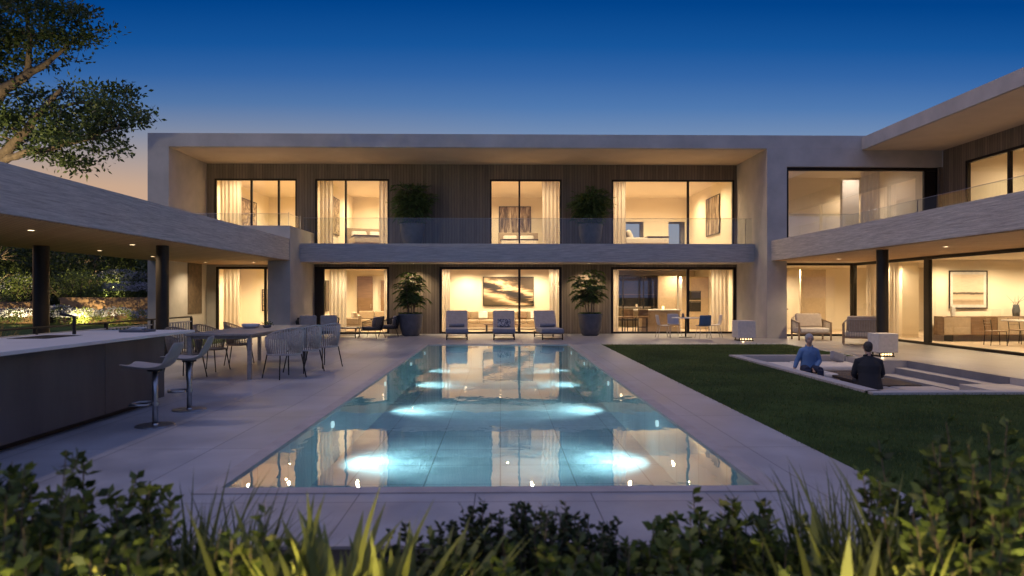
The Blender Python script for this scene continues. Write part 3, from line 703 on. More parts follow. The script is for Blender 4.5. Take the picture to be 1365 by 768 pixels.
curtain(-5.05,-4.6,28.5,3.57,6.4,'curtain at the right side of the second upper window from the left')
curtain(1.75,2.45,28.5,3.57,6.4,'curtain in the narrow upper window over the middle lounger')
curtain(4.62,5.25,28.5,3.57,6.4,'curtain at the left of the rightmost upper balcony window')
curtain(24.0,26.0,14.1,.02,2.78,'curtain inside the glazed corner of the right wing','y')
curtain(19.6,21.3,16.8,3.6,6.5,'curtain in the upper window of the right wing','y')
curtain(13.6,14.3,25.5,3.6,6.4,'curtain behind the large upper corner pane of the right wing')

def picture(c, w, h, art, label, rz=0, fw=.035, fmat='frame', mat_=0.):
    t = thing('framed_picture', label, 'picture', c, rz)
    mb = MB(); mb.box(-w/2,w/2,-.03,0,-h/2,-h/2+fw); mb.box(-w/2,w/2,-.03,0,h/2-fw,h/2); mb.box(-w/2,-w/2+fw,-.03,0,-h/2+fw,h/2-fw); mb.box(w/2-fw,w/2,-.03,0,-h/2+fw,h/2-fw)
    mb.build('frame', M[fmat], t)
    if mat_:
        MB().box(-w/2+fw,w/2-fw,-.015,-.004,-h/2+fw,h/2-fw).build('mount', M['ceramic'], t); fw += mat_
    MB().box(-w/2+fw,w/2-fw,-.02,-.016 if mat_ else -.004,-h/2+fw,h/2-fw).build('canvas', M[art], t)
    return t
picture((.38,32.17,1.76), 2.4, 1.38, 'art_swoosh', 'large brown and cream abstract painting above the living room sofa')
picture((-10.2,31.57,1.35), 1.5, 1.0, 'art_bands', 'brown striped picture seen through the ground floor window beneath the canopy')
picture((-11.90,32.5,5.2), 2.0, 1.75, 'art_blot', 'mottled picture on the side wall of the leftmost upper room', PI/2)
picture((-7.57,31.3,5.2), 1.7, 1.7, 'art_blot', 'dark framed picture on the side wall of the second upper room', PI/2)
picture((.75,35.37,5.25), 1.66, 1.85, 'art_reed', 'picture of dark reeds above the bed in the narrow middle upper room')
picture((9.70,31.0,5.2), 2.0, 1.75, 'art_reed', 'tall striped picture on the side wall of the rightmost upper room', -PI/2)
picture((16.33,23.57,1.78), 1.36, 1.33, 'art_sea', 'pale framed seascape picture above the sideboard in the right wing', 0, .04, 'frame', .1)
picture((-7.56,29.9,1.55), .55, 1.35, 'art_dark', 'narrow dark picture on the wall of the left lounge room', PI/2)

def panel(name, label, cat, c, size, mat):
    o = MB().box(-size[0]/2,size[0]/2,-size[1]/2,size[1]/2,0,size[2]).build(name, M[mat], None, bevel=.006, loc=c); return tag(o, label, cat)
def inner_door(c, w, h, label, rz=0):
    t = thing('interior_door', label, 'door', c, rz)
    q = MB().box(-w/2,w/2,-.03,.03,0,h).build('door_leaf', M['wood_brown'], t, bevel=.004); MB().tube([(w/2-.08,-.045,.95),(w/2-.08,-.045,1.15)], .012, 8).build('handle', M['steel'], q); return t
inner_door((-6.6,33.4,0), .75, 2.5, 'tall brown door at the left in the left lounge room')
inner_door((-5.62,33.4,0), .42, 2.3, 'narrow brown door in the middle of the left lounge room')
inner_door((-4.98,33.4,0), .42, 2.3, 'narrow brown door at the right in the left lounge room')

# ------------------------------------------------------------------ seating
def rope_chair(name, label, cat, W=.62, D=.56, sz=.46, bz=.95, az=.74, rope='rope', leg='dark_metal', cush=None, group=None, n=30, legr=.013, pillow=None):
    t = thing(name, label, cat, group=group)
    def pt(u, top):   # u in [-1,1] round the back, back at +Y
        a = u*R(118); s, c = math.sin(a), math.cos(a); k = 1.0 if top else .84
        z = (az + (bz-az)*max(0, math.cos(a*.78))**1.3) if top else sz
        return Vector((W/2*k*s*(1 if abs(u)<.8 else 1), D/2*k*c + (.02 if top else 0), z))
    mb = MB(); m = 34
    mb.tube([pt(-1+2*i/m, True) for i in range(m+1)], .013, 6); mb.build('top_rail', M[rope], t, smooth=True)
    mb = MB()
    for i in range(n+1):
        u = -1+2*i/n; p0, p1 = pt(u, False), pt(u, True); mid = p0.lerp(p1,.5)+Vector((p0.x,p0.y,0))*.06
        mb.tube([p0, mid, p1], .0115, 5)
    mb.build('woven_back', M[rope], t, smooth=True)
    mb = MB(); ring = [Vector((W/2*.86*math.cos(2*PI*k/24)*(1), D/2*.9*math.sin(2*PI*k/24), sz)) for k in range(25)]
    mb.tube(ring, .016, 6); mb.loft([(0,0,sz-.015,W/2*.84,D/2*.87),(0,0,sz+.012,W/2*.85,D/2*.88)], 24); mb.build('seat', M[rope if not cush else rope], t)
    if cush:
        MB().loft([(0,-.02,sz+.013,W/2*.74,D/2*.76),(0,-.02,sz+.03,W/2*.82,D/2*.84),(0,-.02,sz+.11,W/2*.82,D/2*.84),(0,-.02,sz+.13,W/2*.72,D/2*.74)], 24).build('seat_cushion', M[cush], t, smooth=True)
        MB().obox((0,D*.26,sz+.30),(W*.62,.14,.36),0,R(-14)).build('back_cushion', M[cush], t, bevel=.05, seg=4)
    for sx in (-1,1):
        for sy in (-1,1):
            MB().tube([(sx*W*.32,sy*D*.33,sz-.01),(sx*W*.40,sy*D*.44,0)], [legr, legr*.8], 8).build('leg', M[leg], t, smooth=True)
    return t
G1 = 'woven rope dining chairs round the outdoor table'
dc = rope_chair('dining_chair', 'grey woven dining chair nearest the camera, turned at the table end', 'chair', group=G1, W=.74, D=.64, bz=.97, az=.78)
dc.location = (-4.17,13.25,0); dc.rotation_euler.z = R(-128)
dup(dc, 'grey woven dining chair in the middle of the pool side of the table', (-4.08,14.25,0), R(-118))
dup(dc, 'grey woven dining chair farthest right, at the end of the pool side', (-3.92,15.2,0), R(-122))
dc2 = rope_chair('dining_chair', 'brown woven dining chair behind the table nearest the bar', 'chair', group=G1, rope='rope_brown', W=.70, D=.62, bz=.97, az=.78)
dc2.location = (-6.05,13.2,0); dc2.rotation_euler.z = R(75)
dup(dc2, 'brown woven dining chair at the middle of the garden side of the table', (-6.1,14.5,0), R(82))
dup(dc2, 'brown woven dining chair at the far end of the garden side of the table', (-6.0,15.8,0), R(100))

t = thing('dining_table', 'long rectangular outdoor dining table with pale wooden top between bar and pool', 'table', (-5.3,14.85,0))
MB().box(-.62,.62,-1.95,1.95,.825,.865).build('tabletop', M['table_top'], t, bevel=.006)
MB().box(-.52,.52,-1.85,1.85,.765,.824).build('apron', M['table_top'], t)
for sx in (-1,1):
    for sy in (-1,1): MB().box(sx*.56-.035,sx*.56+.035,sy*1.86-.035,sy*1.86+.035,0,.824).build('leg', M['table_top'], t, bevel=.004)
t = thing('serving_bowl', 'shallow white rectangular bowl on the outdoor dining table', 'bowl', (-5.52,15.2,.866))
MB().lathe([(.10,0),(.17,.015),(.2,.09),(.19,.09),(.155,.03),(0,.02)],28).build('bowl_body', M['ceramic'], t, smooth=True)
t = thing('herb_bowl', 'small bowl of green herbs on the outdoor dining table', 'bowl', (-5.2,15.3,.866))
MB().lathe([(.05,0),(.08,.01),(.1,.06),(.09,.06),(.07,.02),(0,.015)],20).build('bowl_body', M['pot'], t, smooth=True)
P,D = clumps([(0,0,.09),(.04,.02,.09),(-.04,0,.1)], 40, .03); leaf_mesh('herbs', P, D, .04, .02, M['leaf_pot'], t)

def stool(label, loc, rz):
    t = thing('bar_stool', label, 'stool', loc, rz, 'bar stools at the outdoor bar')
    prof = [(-.34,.735),(-.27,.728),(-.18,.715),(-.08,.70),(.02,.695),(.10,.705),(.16,.735),(.21,.79),(.25,.86),(.29,.94),(.32,1.02)]
    mb = MB(); k = 10
    for i,(x,z) in enumerate(prof):
        w = .23*(.80+.2*math.sin(PI*min(1,(i+1)/7))) * (1 - .25*max(0,(i-7)/3)**2)
        for j in range(k+1):
            s = -1+2*j/k; mb.v.append((x - abs(s)**3*.05*(i>6), s*w, z + (abs(s)**2.5)*.035*(1 if i<7 else .2) - (.0)))
    for i in range(len(prof)-1):
        for j in range(k): a = i*(k+1)+j; mb.f.append((a,a+1,a+k+2,a+k+1))
    mb.build('seat_shell', M['shell'], t, smooth=True, solid=.022, sub=1)
    MB().tube([(0,0,.014),(0,0,.69)],[.032,.032],18).build('post', M['steel'], t, smooth=True)
    MB().lathe([(0,0),(.225,0),(.225,.008),(.2,.014),(.04,.016),(.034,.03)],36).build('base_plate', M['steel'], t)
    mb = MB(); pts = [(-.03,-.03,.27),(-.05,-.12,.27),(-.14,-.15,.27),(-.24,-.13,.27),(-.27,0,.27),(-.24,.13,.27),(-.14,.15,.27),(-.05,.12,.27),(-.03,.03,.27)]
    mb.tube(pts, .014, 8); mb.build('footrest', M['steel'], t, smooth=True); MB().cyl(0,0,.25,.29,.045,18).build('collar', M['steel'], t)
    MB().cyl(0,0,.67,.70,.09,18).build('seat_bracket', M['dark_metal'], t); return t
stool('nearer grey shell bar stool on a steel post beside the dark bar', (-4.22,8.42,0), R(4))
stool('second grey shell bar stool, between the nearer stool and the dining table', (-4.33,9.58,0), R(14))

# ------------------------------------------------------------------ outdoor bar
t = thing('outdoor_bar', 'long dark stone outdoor bar with pale counter top and steel tap', 'bar counter', (-5.7,7.6,0))
bi = Matrix.Translation(-Vector(t.location))
def bb(mb, name, mat, **k):
    o = mb.build(name, mat, None, **k); o.parent = t; o.matrix_parent_inverse = bi; return o
bb(b(-6.3,-5.13,5.0,10.2,0,.10), 'plinth', M['dark_metal'])
bb(b(-6.35,-5.03,4.95,10.22,.10,1.0), 'bar_body', M['bar_face'])
for y0,y1 in ((4.95,6.6),(6.61,8.72),(8.73,10.25)): bb(b(-5.028,-5.0,y0,y1,.085,.995), 'front_panel', M['bar_face'], bevel=.003)
bb(b(-6.45,-4.86,4.9,10.95,1.001,1.042), 'counter_top', M['counter'], bevel=.004)
bb(b(-6.25,-5.75,8.75,9.5,1.0425,1.046), 'sink', M['dark_metal'])
mb = MB(); mb.cyl(-6.02,9.75,1.042,1.30,.024,14); mb.tube([(-6.02,9.75,1.29),(-6.2,9.72,1.33)], .018, 10); bb(mb, 'tap', M['dark_metal'])
o = MB(); o.box(-.2,.2,-.15,.15,0,.035); o = tag(o.build('tray', M['tray_blue'], None, bevel=.008, loc=(-5.45,10.35,1.043), rz=R(-4)), 'flat slate blue tray lying on the bar counter', 'tray')
mb = MB()
for k in range(3): mb.obox((-.02+.02*k,0,.006+.012*k),(.2,.14,.01),.3*k)
tag(mb.build('napkin_stack', M['ceramic'], None, loc=(-5.45,10.35,1.079)), 'small stack of white napkins on the slate tray', 'napkins')

# garden balustrade
t = thing('garden_railing', 'low garden railing with dark handrail and pale balusters behind the bar', 'railing', (-9.15,15.5,0))
MB().tube([(0,-4.2,.95),(0,4.9,.95)], .02, 8).build('handrail', M['dark_metal'], t)
for y in (-4.2,-1.9,.5,2.6,4.88): MB().box(-.03,.03,y-.03,y+.03,0,.93).build('post', M['dark_metal'], t)
for k in range(56): MB().box(-.012,.012,-4.1+.16*k-.02,-4.1+.16*k+.02,.03,.80).build('baluster', M['picket'], t)
MB().box(-.02,.02,-4.17,4.85,.8,.83).build('lower_rail', M['picket'], t)

# ------------------------------------------------------------------ sun loungers
def lounger(label, loc, rz, extra):
    t = thing('sun_lounger', label, 'sun lounger', loc, rz, 'sun loungers in front of the living room window')
    mb = MB(); 
    for s in (-.36,.36): mb.box(s-.018,s+.018,-1.0,.98,.20,.235)
    for y in (-1.0,-.2,.35,.95): mb.box(-.342,.342,y,y+.03,.20,.233)
    mb.build('frame', M['teak'], t)
    for sx in (-.36,.36):
        for sy in (-.95,.9): MB().box(sx-.02,sx+.02,sy-.02,sy+.02,0,.199).build('leg', M['dark_metal'], t)
    mb = MB(); mb.box(-.34,.34,-.96,-.94,.04,.06); mb.box(-.34,.34,.88,.9,.04,.06); mb.build('floor_bar', M['dark_metal'], t)
    MB().box(-.40,.40,-1.04,.30,.236,.40).build('seat_cushion', M['cushion_blue'], t, bevel=.045, seg=4)
    MB().obox((0,.66,.655),(.82,.14,.80),0,R(-34)).build('back_cushion', M['cushion'], t, bevel=.05, seg=4)
    mb = MB()
    for s in (-.3,.3): mb.tube([(s,.92,.6),(s,.8,.24)], .014, 6)
    mb.build('back_support', M['dark_metal'], t)
    if extra == 'towel': 
        MB().tube([(-.28,.12,.47),(-.14,.12,.475),(.14,.12,.475),(.28,.12,.47)],[.062,.068,.068,.062],16).build('rolled_towel', M['cushion_blue'], t, smooth=True)
    else: 
        m2 = simple('patterned_pillow', (.45,.42,.40), (.07,.07,.10), 22, rough=.95, bump=.1, lo=.46, hi=.54)
        MB().obox((0,.18,.55),(.50,.13,.32),0,R(-22)).build('pillow', m2, t, bevel=.055, seg=4)
    return t
lounger('leftmost grey sun lounger with a rolled towel by the pool end', (-1.6,25.1,0), R(4), 'towel')
lounger('middle grey sun lounger with a patterned pillow', (.13,25.1,0), 0, 'pillow')
lounger('rightmost grey sun lounger with a rolled towel by the pool end', (1.75,25.1,0), R(6), 'towel')

# ------------------------------------------------------------------ planters with plants
def palmish(label, loc, h, mat, lush=True, group=None, dark=False):
    t = thing('potted_plant', label, 'potted plant', loc, random.uniform(0,6), group)
    MB().lathe([(0,.0),(.28,0),(.34,.05),(.43,.35),(.48,.80),(.50,.86),(.46,.86),(.43,.80),(.42,.78),(0,.78)],36).build('pot', M['pot'], t, smooth=True)
    mb = MB(); P = []; D = []; stems = []
    ns = 8 if lush else 9
    for i in range(ns):
        az = 2*PI*i/ns+random.uniform(-.3,.3); H = (h-.8)*random.uniform(.55,1.0); le = random.uniform(.03,.25)
        b0 = Vector((.12*math.cos(az),.12*math.sin(az),.76)); tip = b0+Vector((math.cos(az)*H*le,math.sin(az)*H*le,H)); mid = b0.lerp(tip,.5)
        mb.tube([b0,mid,tip],[.018,.013,.006],6); 
        for k in range(14):
            u = random.uniform(.25,1.0); p = b0.lerp(tip,u); stems.append((p, u))
    for p,u in stems:     # arching fronds with paired leaflets
        a = random.uniform(0,2*PI); L = random.uniform(.38,.62)*(1.1-.3*u); pts = []; q = Vector(p); th = random.uniform(.35,.9)
        for s in range(7):
            pts.append(q.copy()); q = q+Vector((math.cos(a)*math.sin(th),math.sin(a)*math.sin(th),math.cos(th)))*L/6; th += .26
        mb.tube(pts,[.005,.005,.004,.004,.003,.003,.002],4,False)
        for s in range(1,7):
            for sd in (-1,1):
                for rep in range(2):
                    P.append(pts[s]); d = (pts[s]-pts[s-1]).normalized(); sv = Vector((-math.sin(a),math.cos(a),0))*sd; D.append(d*.75+sv*.8+Vector((0,0,random.uniform(-.25,.2))))
    for k in range(420 if lush else 500):   # skirt of low foliage above the pot
        a = random.uniform(0,2*PI); r0 = random.uniform(0,.36); P.append((r0*math.cos(a),r0*math.sin(a),.80)); D.append((math.cos(a)*.9,math.sin(a)*.9,random.uniform(.15,1.2)))
    if not lush:
        pc_, dc_ = in_ellipsoid(46, (0,0,h-.78), (.70,.70,.55), .1); pc_ *= rng.uniform(.8,1.12,(len(pc_),1)); Pc, Dc = clumps(pc_, 26, .10, .8)
        P += [tuple(q) for q in Pc]; D += [tuple(q) for q in (Dc*.6 + (Pc-np.array([0,0,h-.9]))*1.3)]
    mb.build('stem', M['bark'], t); n_ = len(P)
    leaf_mesh('foliage', [tuple(p) for p in P], [tuple(d) for d in D], rng.uniform(.13,.26,n_)*(1. if lush else 1.45), rng.uniform(.03,.055,n_)*(1. if lush else .8), mat, t, droop=.25); return t
G2 = 'tall plants in round grey pots along the facade'
palmish('tall leafy plant in a round grey pot left of the living room window', (-3.5,26.75,0), 2.55, M['leaf_pot'], group=G2)
palmish('tall leafy plant in a round grey pot right of the living room window', (3.53,26.75,0), 2.55, M['leaf_pot'], group=G2)
palmish('dark bushy potted plant on the balcony left of the middle upper window', (-3.5,27.2,3.55), 2.45, M['leaf_dark'], False, group=G2)
palmish('dark bushy potted plant on the balcony right of the middle upper window', (3.6,27.2,3.55), 2.45, M['leaf_dark'], False, group=G2)

# ------------------------------------------------------------------ lounge group left
G3 = 'dark woven armchairs at the left end of the terrace'
ac = rope_chair('woven_armchair', 'dark woven armchair with cushions beside the coffee table, nearer the pool', 'armchair', W=.95, D=.85, sz=.30, bz=.80, az=.60, rope='rope_dark', cush='cushion', group=G3, n=38)
ac.location = (-4.75,25.3,0); ac.rotation_euler.z = R(-105)
dup(ac, 'dark woven armchair against the cladding beside the left planter', (-4.35,26.6,0), R(-80))
t = thing('woven_sofa', 'dark woven two seat sofa with taupe cushions beside the left fin wall', 'sofa', (-6.75,25.4,0), R(12))
def usofa(t, W, D):
    mb = MB()
    for i in range(40):
        u = i/39
        if u < .25: x, y = -W/2, -D/2+D*u/.25
        elif u < .75: x, y = -W/2+W*(u-.25)/.5, D/2
        else: x, y = W/2, D/2-D*(u-.75)/.25
        mb.tube([(x*.94,y*.9,.26),(x,y,.74 if .2<u<.8 else .62)], .011, 5)
    mb.build('woven_back', M['rope_dark'], t)
    MB().tube([(-W/2,-D/2,.62),(-W/2,D/2-.1,.68),(-W/2+.08,D/2,.75),(W/2-.08,D/2,.75),(W/2,D/2-.1,.68),(W/2,-D/2,.62)], .018, 8).build('top_rail', M['rope_dark'], t)
    MB().box(-W/2+.03,W/2-.03,-D/2,D/2-.03,.22,.27).build('seat_frame', M['dark_metal'], t)
    for s in (-1,1):
        MB().box(s*W/4-W/4+.06,s*W/4+W/4-.06,-D/2+.02,D/2-.12,.275,.42).build('seat_cushion', M['cushion'], t, bevel=.04, seg=3)
        MB().obox((s*W/4,D/2-.17,.62),(W/2-.14,.15,.42),0,R(-12)).build('back_cushion', M['cushion'], t, bevel=.05, seg=3)
        for q in (-1,1): MB().tube([(s*(W/2-.1),q*(D/2-.08),.22),(s*(W/2-.08),q*(D/2-.06),0)], .014, 8).build('leg', M['dark_metal'], t)
usofa(t, 1.5, .85)
t = thing('coffee_table', 'low square coffee table between the dark armchairs and the sofa', 'coffee table', (-5.72,25.6,0))
MB().box(-.42,.42,-.4,.4,.35,.385).build('tabletop', M['tray_blue'], t, bevel=.005)
for sx in (-.38,.38):
    for sy in (-.36,.36): MB().box(sx-.015,sx+.015,sy-.015,sy+.015,0,.349).build('leg', M['dark_metal'], t)
mb = MB(); mb.box(-.38,.38,-.37,-.35,.1,.12); mb.box(-.38,.38,.35,.37,.1,.12); mb.build('stretcher', M['dark_metal'], t)

# ------------------------------------------------------------------ outdoor dining set right
t = thing('round_table', 'small round outdoor table with pale top in front of the kitchen window', 'table', (6.95,25.5,0))
MB().lathe([(0,.72),(.5,.72),(.52,.735),(.5,.75),(0,.75)],40).build('tabletop', M['counter'], t)
MB().tube([(0,0,.02),(0,0,.72)],.03,14).build('pedestal', M['dark_metal'], t); MB().lathe([(0,0),(.25,0),(.25,.015),(.03,.03)],30).build('base_plate', M['dark_metal'], t)
def shellchair(label, loc, rz, mat):
    t = thing('shell_chair', label, 'chair', loc, rz, 'shell chairs round the small outdoor table')
    prof = [(-.24,.455),(-.15,.45),(-.02,.445),(.10,.45),(.17,.475),(.21,.54),(.235,.63),(.255,.74),(.27,.86)]; mb = MB(); k = 8
    for i,(y,z) in enumerate(prof):
        w = .235 if i < 5 else .225
        for j in range(k+1):
            s = -1+2*j/k; mb.v.append((s*w, y-(abs(s)**2)*.05*(i>4), z+(abs(s)**3)*.02*(i<5)))
    for i in range(len(prof)-1):
        for j in range(k): a = i*(k+1)+j; mb.f.append((a,a+1,a+k+2,a+k+1))
    mb.build('seat_shell', M[mat], t, smooth=True, solid=.02, sub=1)
    for sx in (-1,1):
        for sy in (-1,1): MB().tube([(sx*.15,sy*.14,.44),(sx*.23,sy*.24,0)],[.012,.009],8).build('leg', M['steel'], t)
    return t
shellchair('pale grey chair at the left side of the small round table', (6.05,25.3,0), R(90), 'grey_plastic')
shellchair('pale grey chair behind the small round table, against the window', (6.75,26.4,0), 0, 'grey_plastic')
shellchair('blue chair in front of the small round table, back to the pool', (7.45,24.95,0), R(185), 'blue_plastic')
shellchair('pale grey chair at the right side of the small round table', (8.05,25.5,0), R(-95), 'grey_plastic')
o = tag(MB().lathe([(0,0),(.05,0),(.055,.1),(.03,.14),(.03,.16),(0,.16)],16).build('vase', M['pot'], None, smooth=True, loc=(6.85,25.5,.751)), 'small dark vase on the round outdoor table', 'vase')
# ------------------------------------------------------------------ cube fire lanterns
def cube(label, loc, s, rz):
    t = thing('stone_cube_lantern', label, 'lantern', loc, rz, 'pale stone cube lanterns on the terrace')
    MB().box(-s/2,s/2,-s/2,s/2,.11,s+.08).build('cube_body', M['stone_pale'], t, bevel=.012)
    MB().box(-s/2+.06,s/2-.06,-s/2+.06,s/2-.06,0,.03).build('base_plate', M['dark_metal'], t)
    for sx in (-1,1):
        for sy in (-1,1): MB().box(sx*(s/2-.09)-.015,sx*(s/2-.09)+.015,sy*(s/2-.09)-.015,sy*(s/2-.09)+.015,.03,.11).build('foot', M['dark_metal'], t)
    for k in range(5): MB().ball((-s/2+.12+(s-.24)*k/4,-s/2+.12,.06),.026).build('bulb', M['bulb_dim'], t)
    light('POINT', 'lantern_light', (loc[0]-.1,loc[1]-s/2+.1,.05), 1.5, (1,.68,.35), .03)
cube('pale stone cube with glowing base in front of the wide right pillar', (8.5,23.7,0), .62, 0)
cube('pale stone cube with glowing base beside the dark round column', (9.95,17.6,0), .52, 0)

# ------------------------------------------------------------------ right armchairs
def wood_armchair(label, loc, rz):
    t = thing('wooden_armchair', label, 'armchair', loc, rz, 'wooden armchairs under the right wing')
    W, D = 1.08, .85
    for sx in (-1,1):
        MB().box(sx*W/2-.025,sx*W/2+.025,-D/2,-D/2+.05,0,.62).build('leg', M['teak'], t); MB().box(sx*W/2-.025,sx*W/2+.025,D/2-.05,D/2,0,.72).build('leg', M['teak'], t)
        MB().obox((sx*W/2,0,.66),(.055,D,.035),0,R(6)).build('armrest', M['teak'], t)
        mb = MB()
        for k in range(10): y = -D/2+.1+(D-.2)*k/9; mb.tube([(sx*W/2,y,.26),(sx*W/2,y,.655+.105*y)], .009, 5)
        mb.build('rope_side', M['rope'], t)
    MB().box(-W/2+.025,W/2-.025,-D/2+.01,D/2-.01,.22,.26).build('seat_frame', M['teak'], t)
    mb = MB()
    for k in range(14): x = -W/2+.08+(W-.16)*k/13; mb.tube([(x,D/2-.02,.26),(x,D/2+.03,.82)], .009, 5)
    mb.tube([(-W/2,D/2,.72),(-W/2+.1,D/2+.03,.82),(W/2-.1,D/2+.03,.82),(W/2,D/2,.72)], .02, 8); mb.build('rope_back', M['rope'], t)
    MB().box(-W/2+.05,W/2-.05,-D/2+.02,D/2-.12,.262,.43).build('seat_cushion', M['white_fabric'], t, bevel=.045, seg=4)
    MB().obox((0,D/2-.14,.68),(W-.18,.17,.5),0,R(-12)).build('back_cushion', M['cushion'], t, bevel=.06, seg=4); return t
wood_armchair('wooden armchair with pale cushions facing the lawn near the glazed corner', (11.05,24.1,0), R(-6))
wood_armchair('wooden armchair seen from behind, beside the dark round column', (11.55,21.6,0), R(-205))

# ------------------------------------------------------------------ sunken pit
pit = thing('sunken_seating_pit', 'sunken stone seating pit with wide rim and steps at the right of the lawn', 'seating pit', (8,14,0))
ii = Matrix.Translation(-Vector((8,14,0)))
def sp_(mb, name, mat, label=None, **k):
    o = mb.build(name, mat, None, **k); o.parent = pit; o.matrix_parent_inverse = ii
    if label: o['label'] = label
    return o
ZP = -.58; S = M['pit_stone']
sp_(MB().quad((6.15,11,ZP),(9.9,11,ZP),(9.9,17.6,ZP),(6.15,17.6,ZP)), 'floor', S)
sp_(b(5.98,6.22,11.0,17.6,ZP,.035), 'rim', S, bevel=.008); sp_(b(6.225,6.36,11.3,17.45,ZP,-.0), 'rim_ledge', S, bevel=.006)
sp_(b(5.98,11.2,10.86,11.1,ZP,.035), 'rim', S, bevel=.008); sp_(b(6.365,11.0,11.105,11.24,ZP,0), 'rim_ledge', S, bevel=.006)
sp_(b(5.98,9.0,17.6,17.78,ZP,.03), 'rim', S, bevel=.008); sp_(b(9.0,9.15,16.45,17.6,ZP,-.004), 'wall', S); sp_(b(9.15,10.0,16.45,16.6,ZP,-.004), 'wall', S)
sp_(b(9.9,10.2,11.1,16.45,ZP,-.004), 'wall', S)
sp_(b(9.6,9.9,13.1,16.447,ZP,-.17), 'step', S, bevel=.006); sp_(b(9.2,9.597,13.1,16.447,ZP,-.32), 'step', S, bevel=.006); sp_(b(8.82,9.197,13.1,16.447,ZP,-.46), 'step', S, bevel=.006)
for x_,z0_,z1_ in ((9.9,-.168,-.006),(9.6,-.318,-.178),(9.2,-.458,-.328),(8.82,ZP,-.468)): sp_(b(x_-.012,x_-.002,13.1,16.44,z0_,z1_), 'riser', M['riser_stone'])  # thin dark panels paint shade onto the fronts of the steps
sp_(b(8.9,9.897,11.25,13.09,ZP,-.13), 'bench', S, bevel=.008)
def sofa_block(name, label, x0,x1,y0,y1,zb,zt, mat):
    t = thing(name, label, 'sofa', ((x0+x1)/2,(y0+y1)/2,ZP)); w=(x1-x0)/2; d=(y1-y0)/2
    MB().box(-w,w,-d,d,0,zb-ZP).build('sofa_base', M['rope_brown'], t, bevel=.03, seg=3)
    k = max(1, round((x1-x0)/1.0))
    for i in range(k): MB().box(-w+2*w*i/k+.005,-w+2*w*(i+1)/k-.005,-d,d,zb-ZP+.003,zt-ZP).build('seat_cushion', M[mat], t, bevel=.05, seg=4)
    return t
sofa_block('pit_sofa', 'woven pit sofa with pale seat cushions along the far side of the pit', 7.45,8.95,16.35,17.55,-.25,-.12,'white_fabric')
sofa_block('pit_sofa', 'pit sofa with pale seat cushion under the woman in blue', 6.38,7.4,14.75,17.4,-.25,-.12,'white_fabric')
sofa_block('pit_bench', 'low pit bench under the man in the dark suit', 6.40,8.2,11.7,12.75,-.25,-.12,'cushion')
tag(MB().obox((0,0,.13),(.36,.13,.26),0,R(-25),R(18)).build('throw_pillow', M['cushion_blue'], None, bevel=.06, seg=4, loc=(8.6,17.3,-.12)), 'grey throw pillow at the far right of the pit sofa', 'pillow')
t = thing('low_table', 'low dark wooden table in the pit in front of the man', 'table', (7.6,13.75,ZP))
MB().box(-.45,.45,-.85,.85,.40,.455).build('tabletop', M['firetable'], t, bevel=.008); MB().box(-.35,.35,-.7,.7,0,.40).build('pedestal', M['firetable'], t)
tag(MB().box(-.14,.14,-.1,.1,0,.012).build('magazine', M['ceramic'], None, loc=(7.75,14.0,ZP+.456), rz=.4), 'white magazine lying on the low pit table', 'magazine')

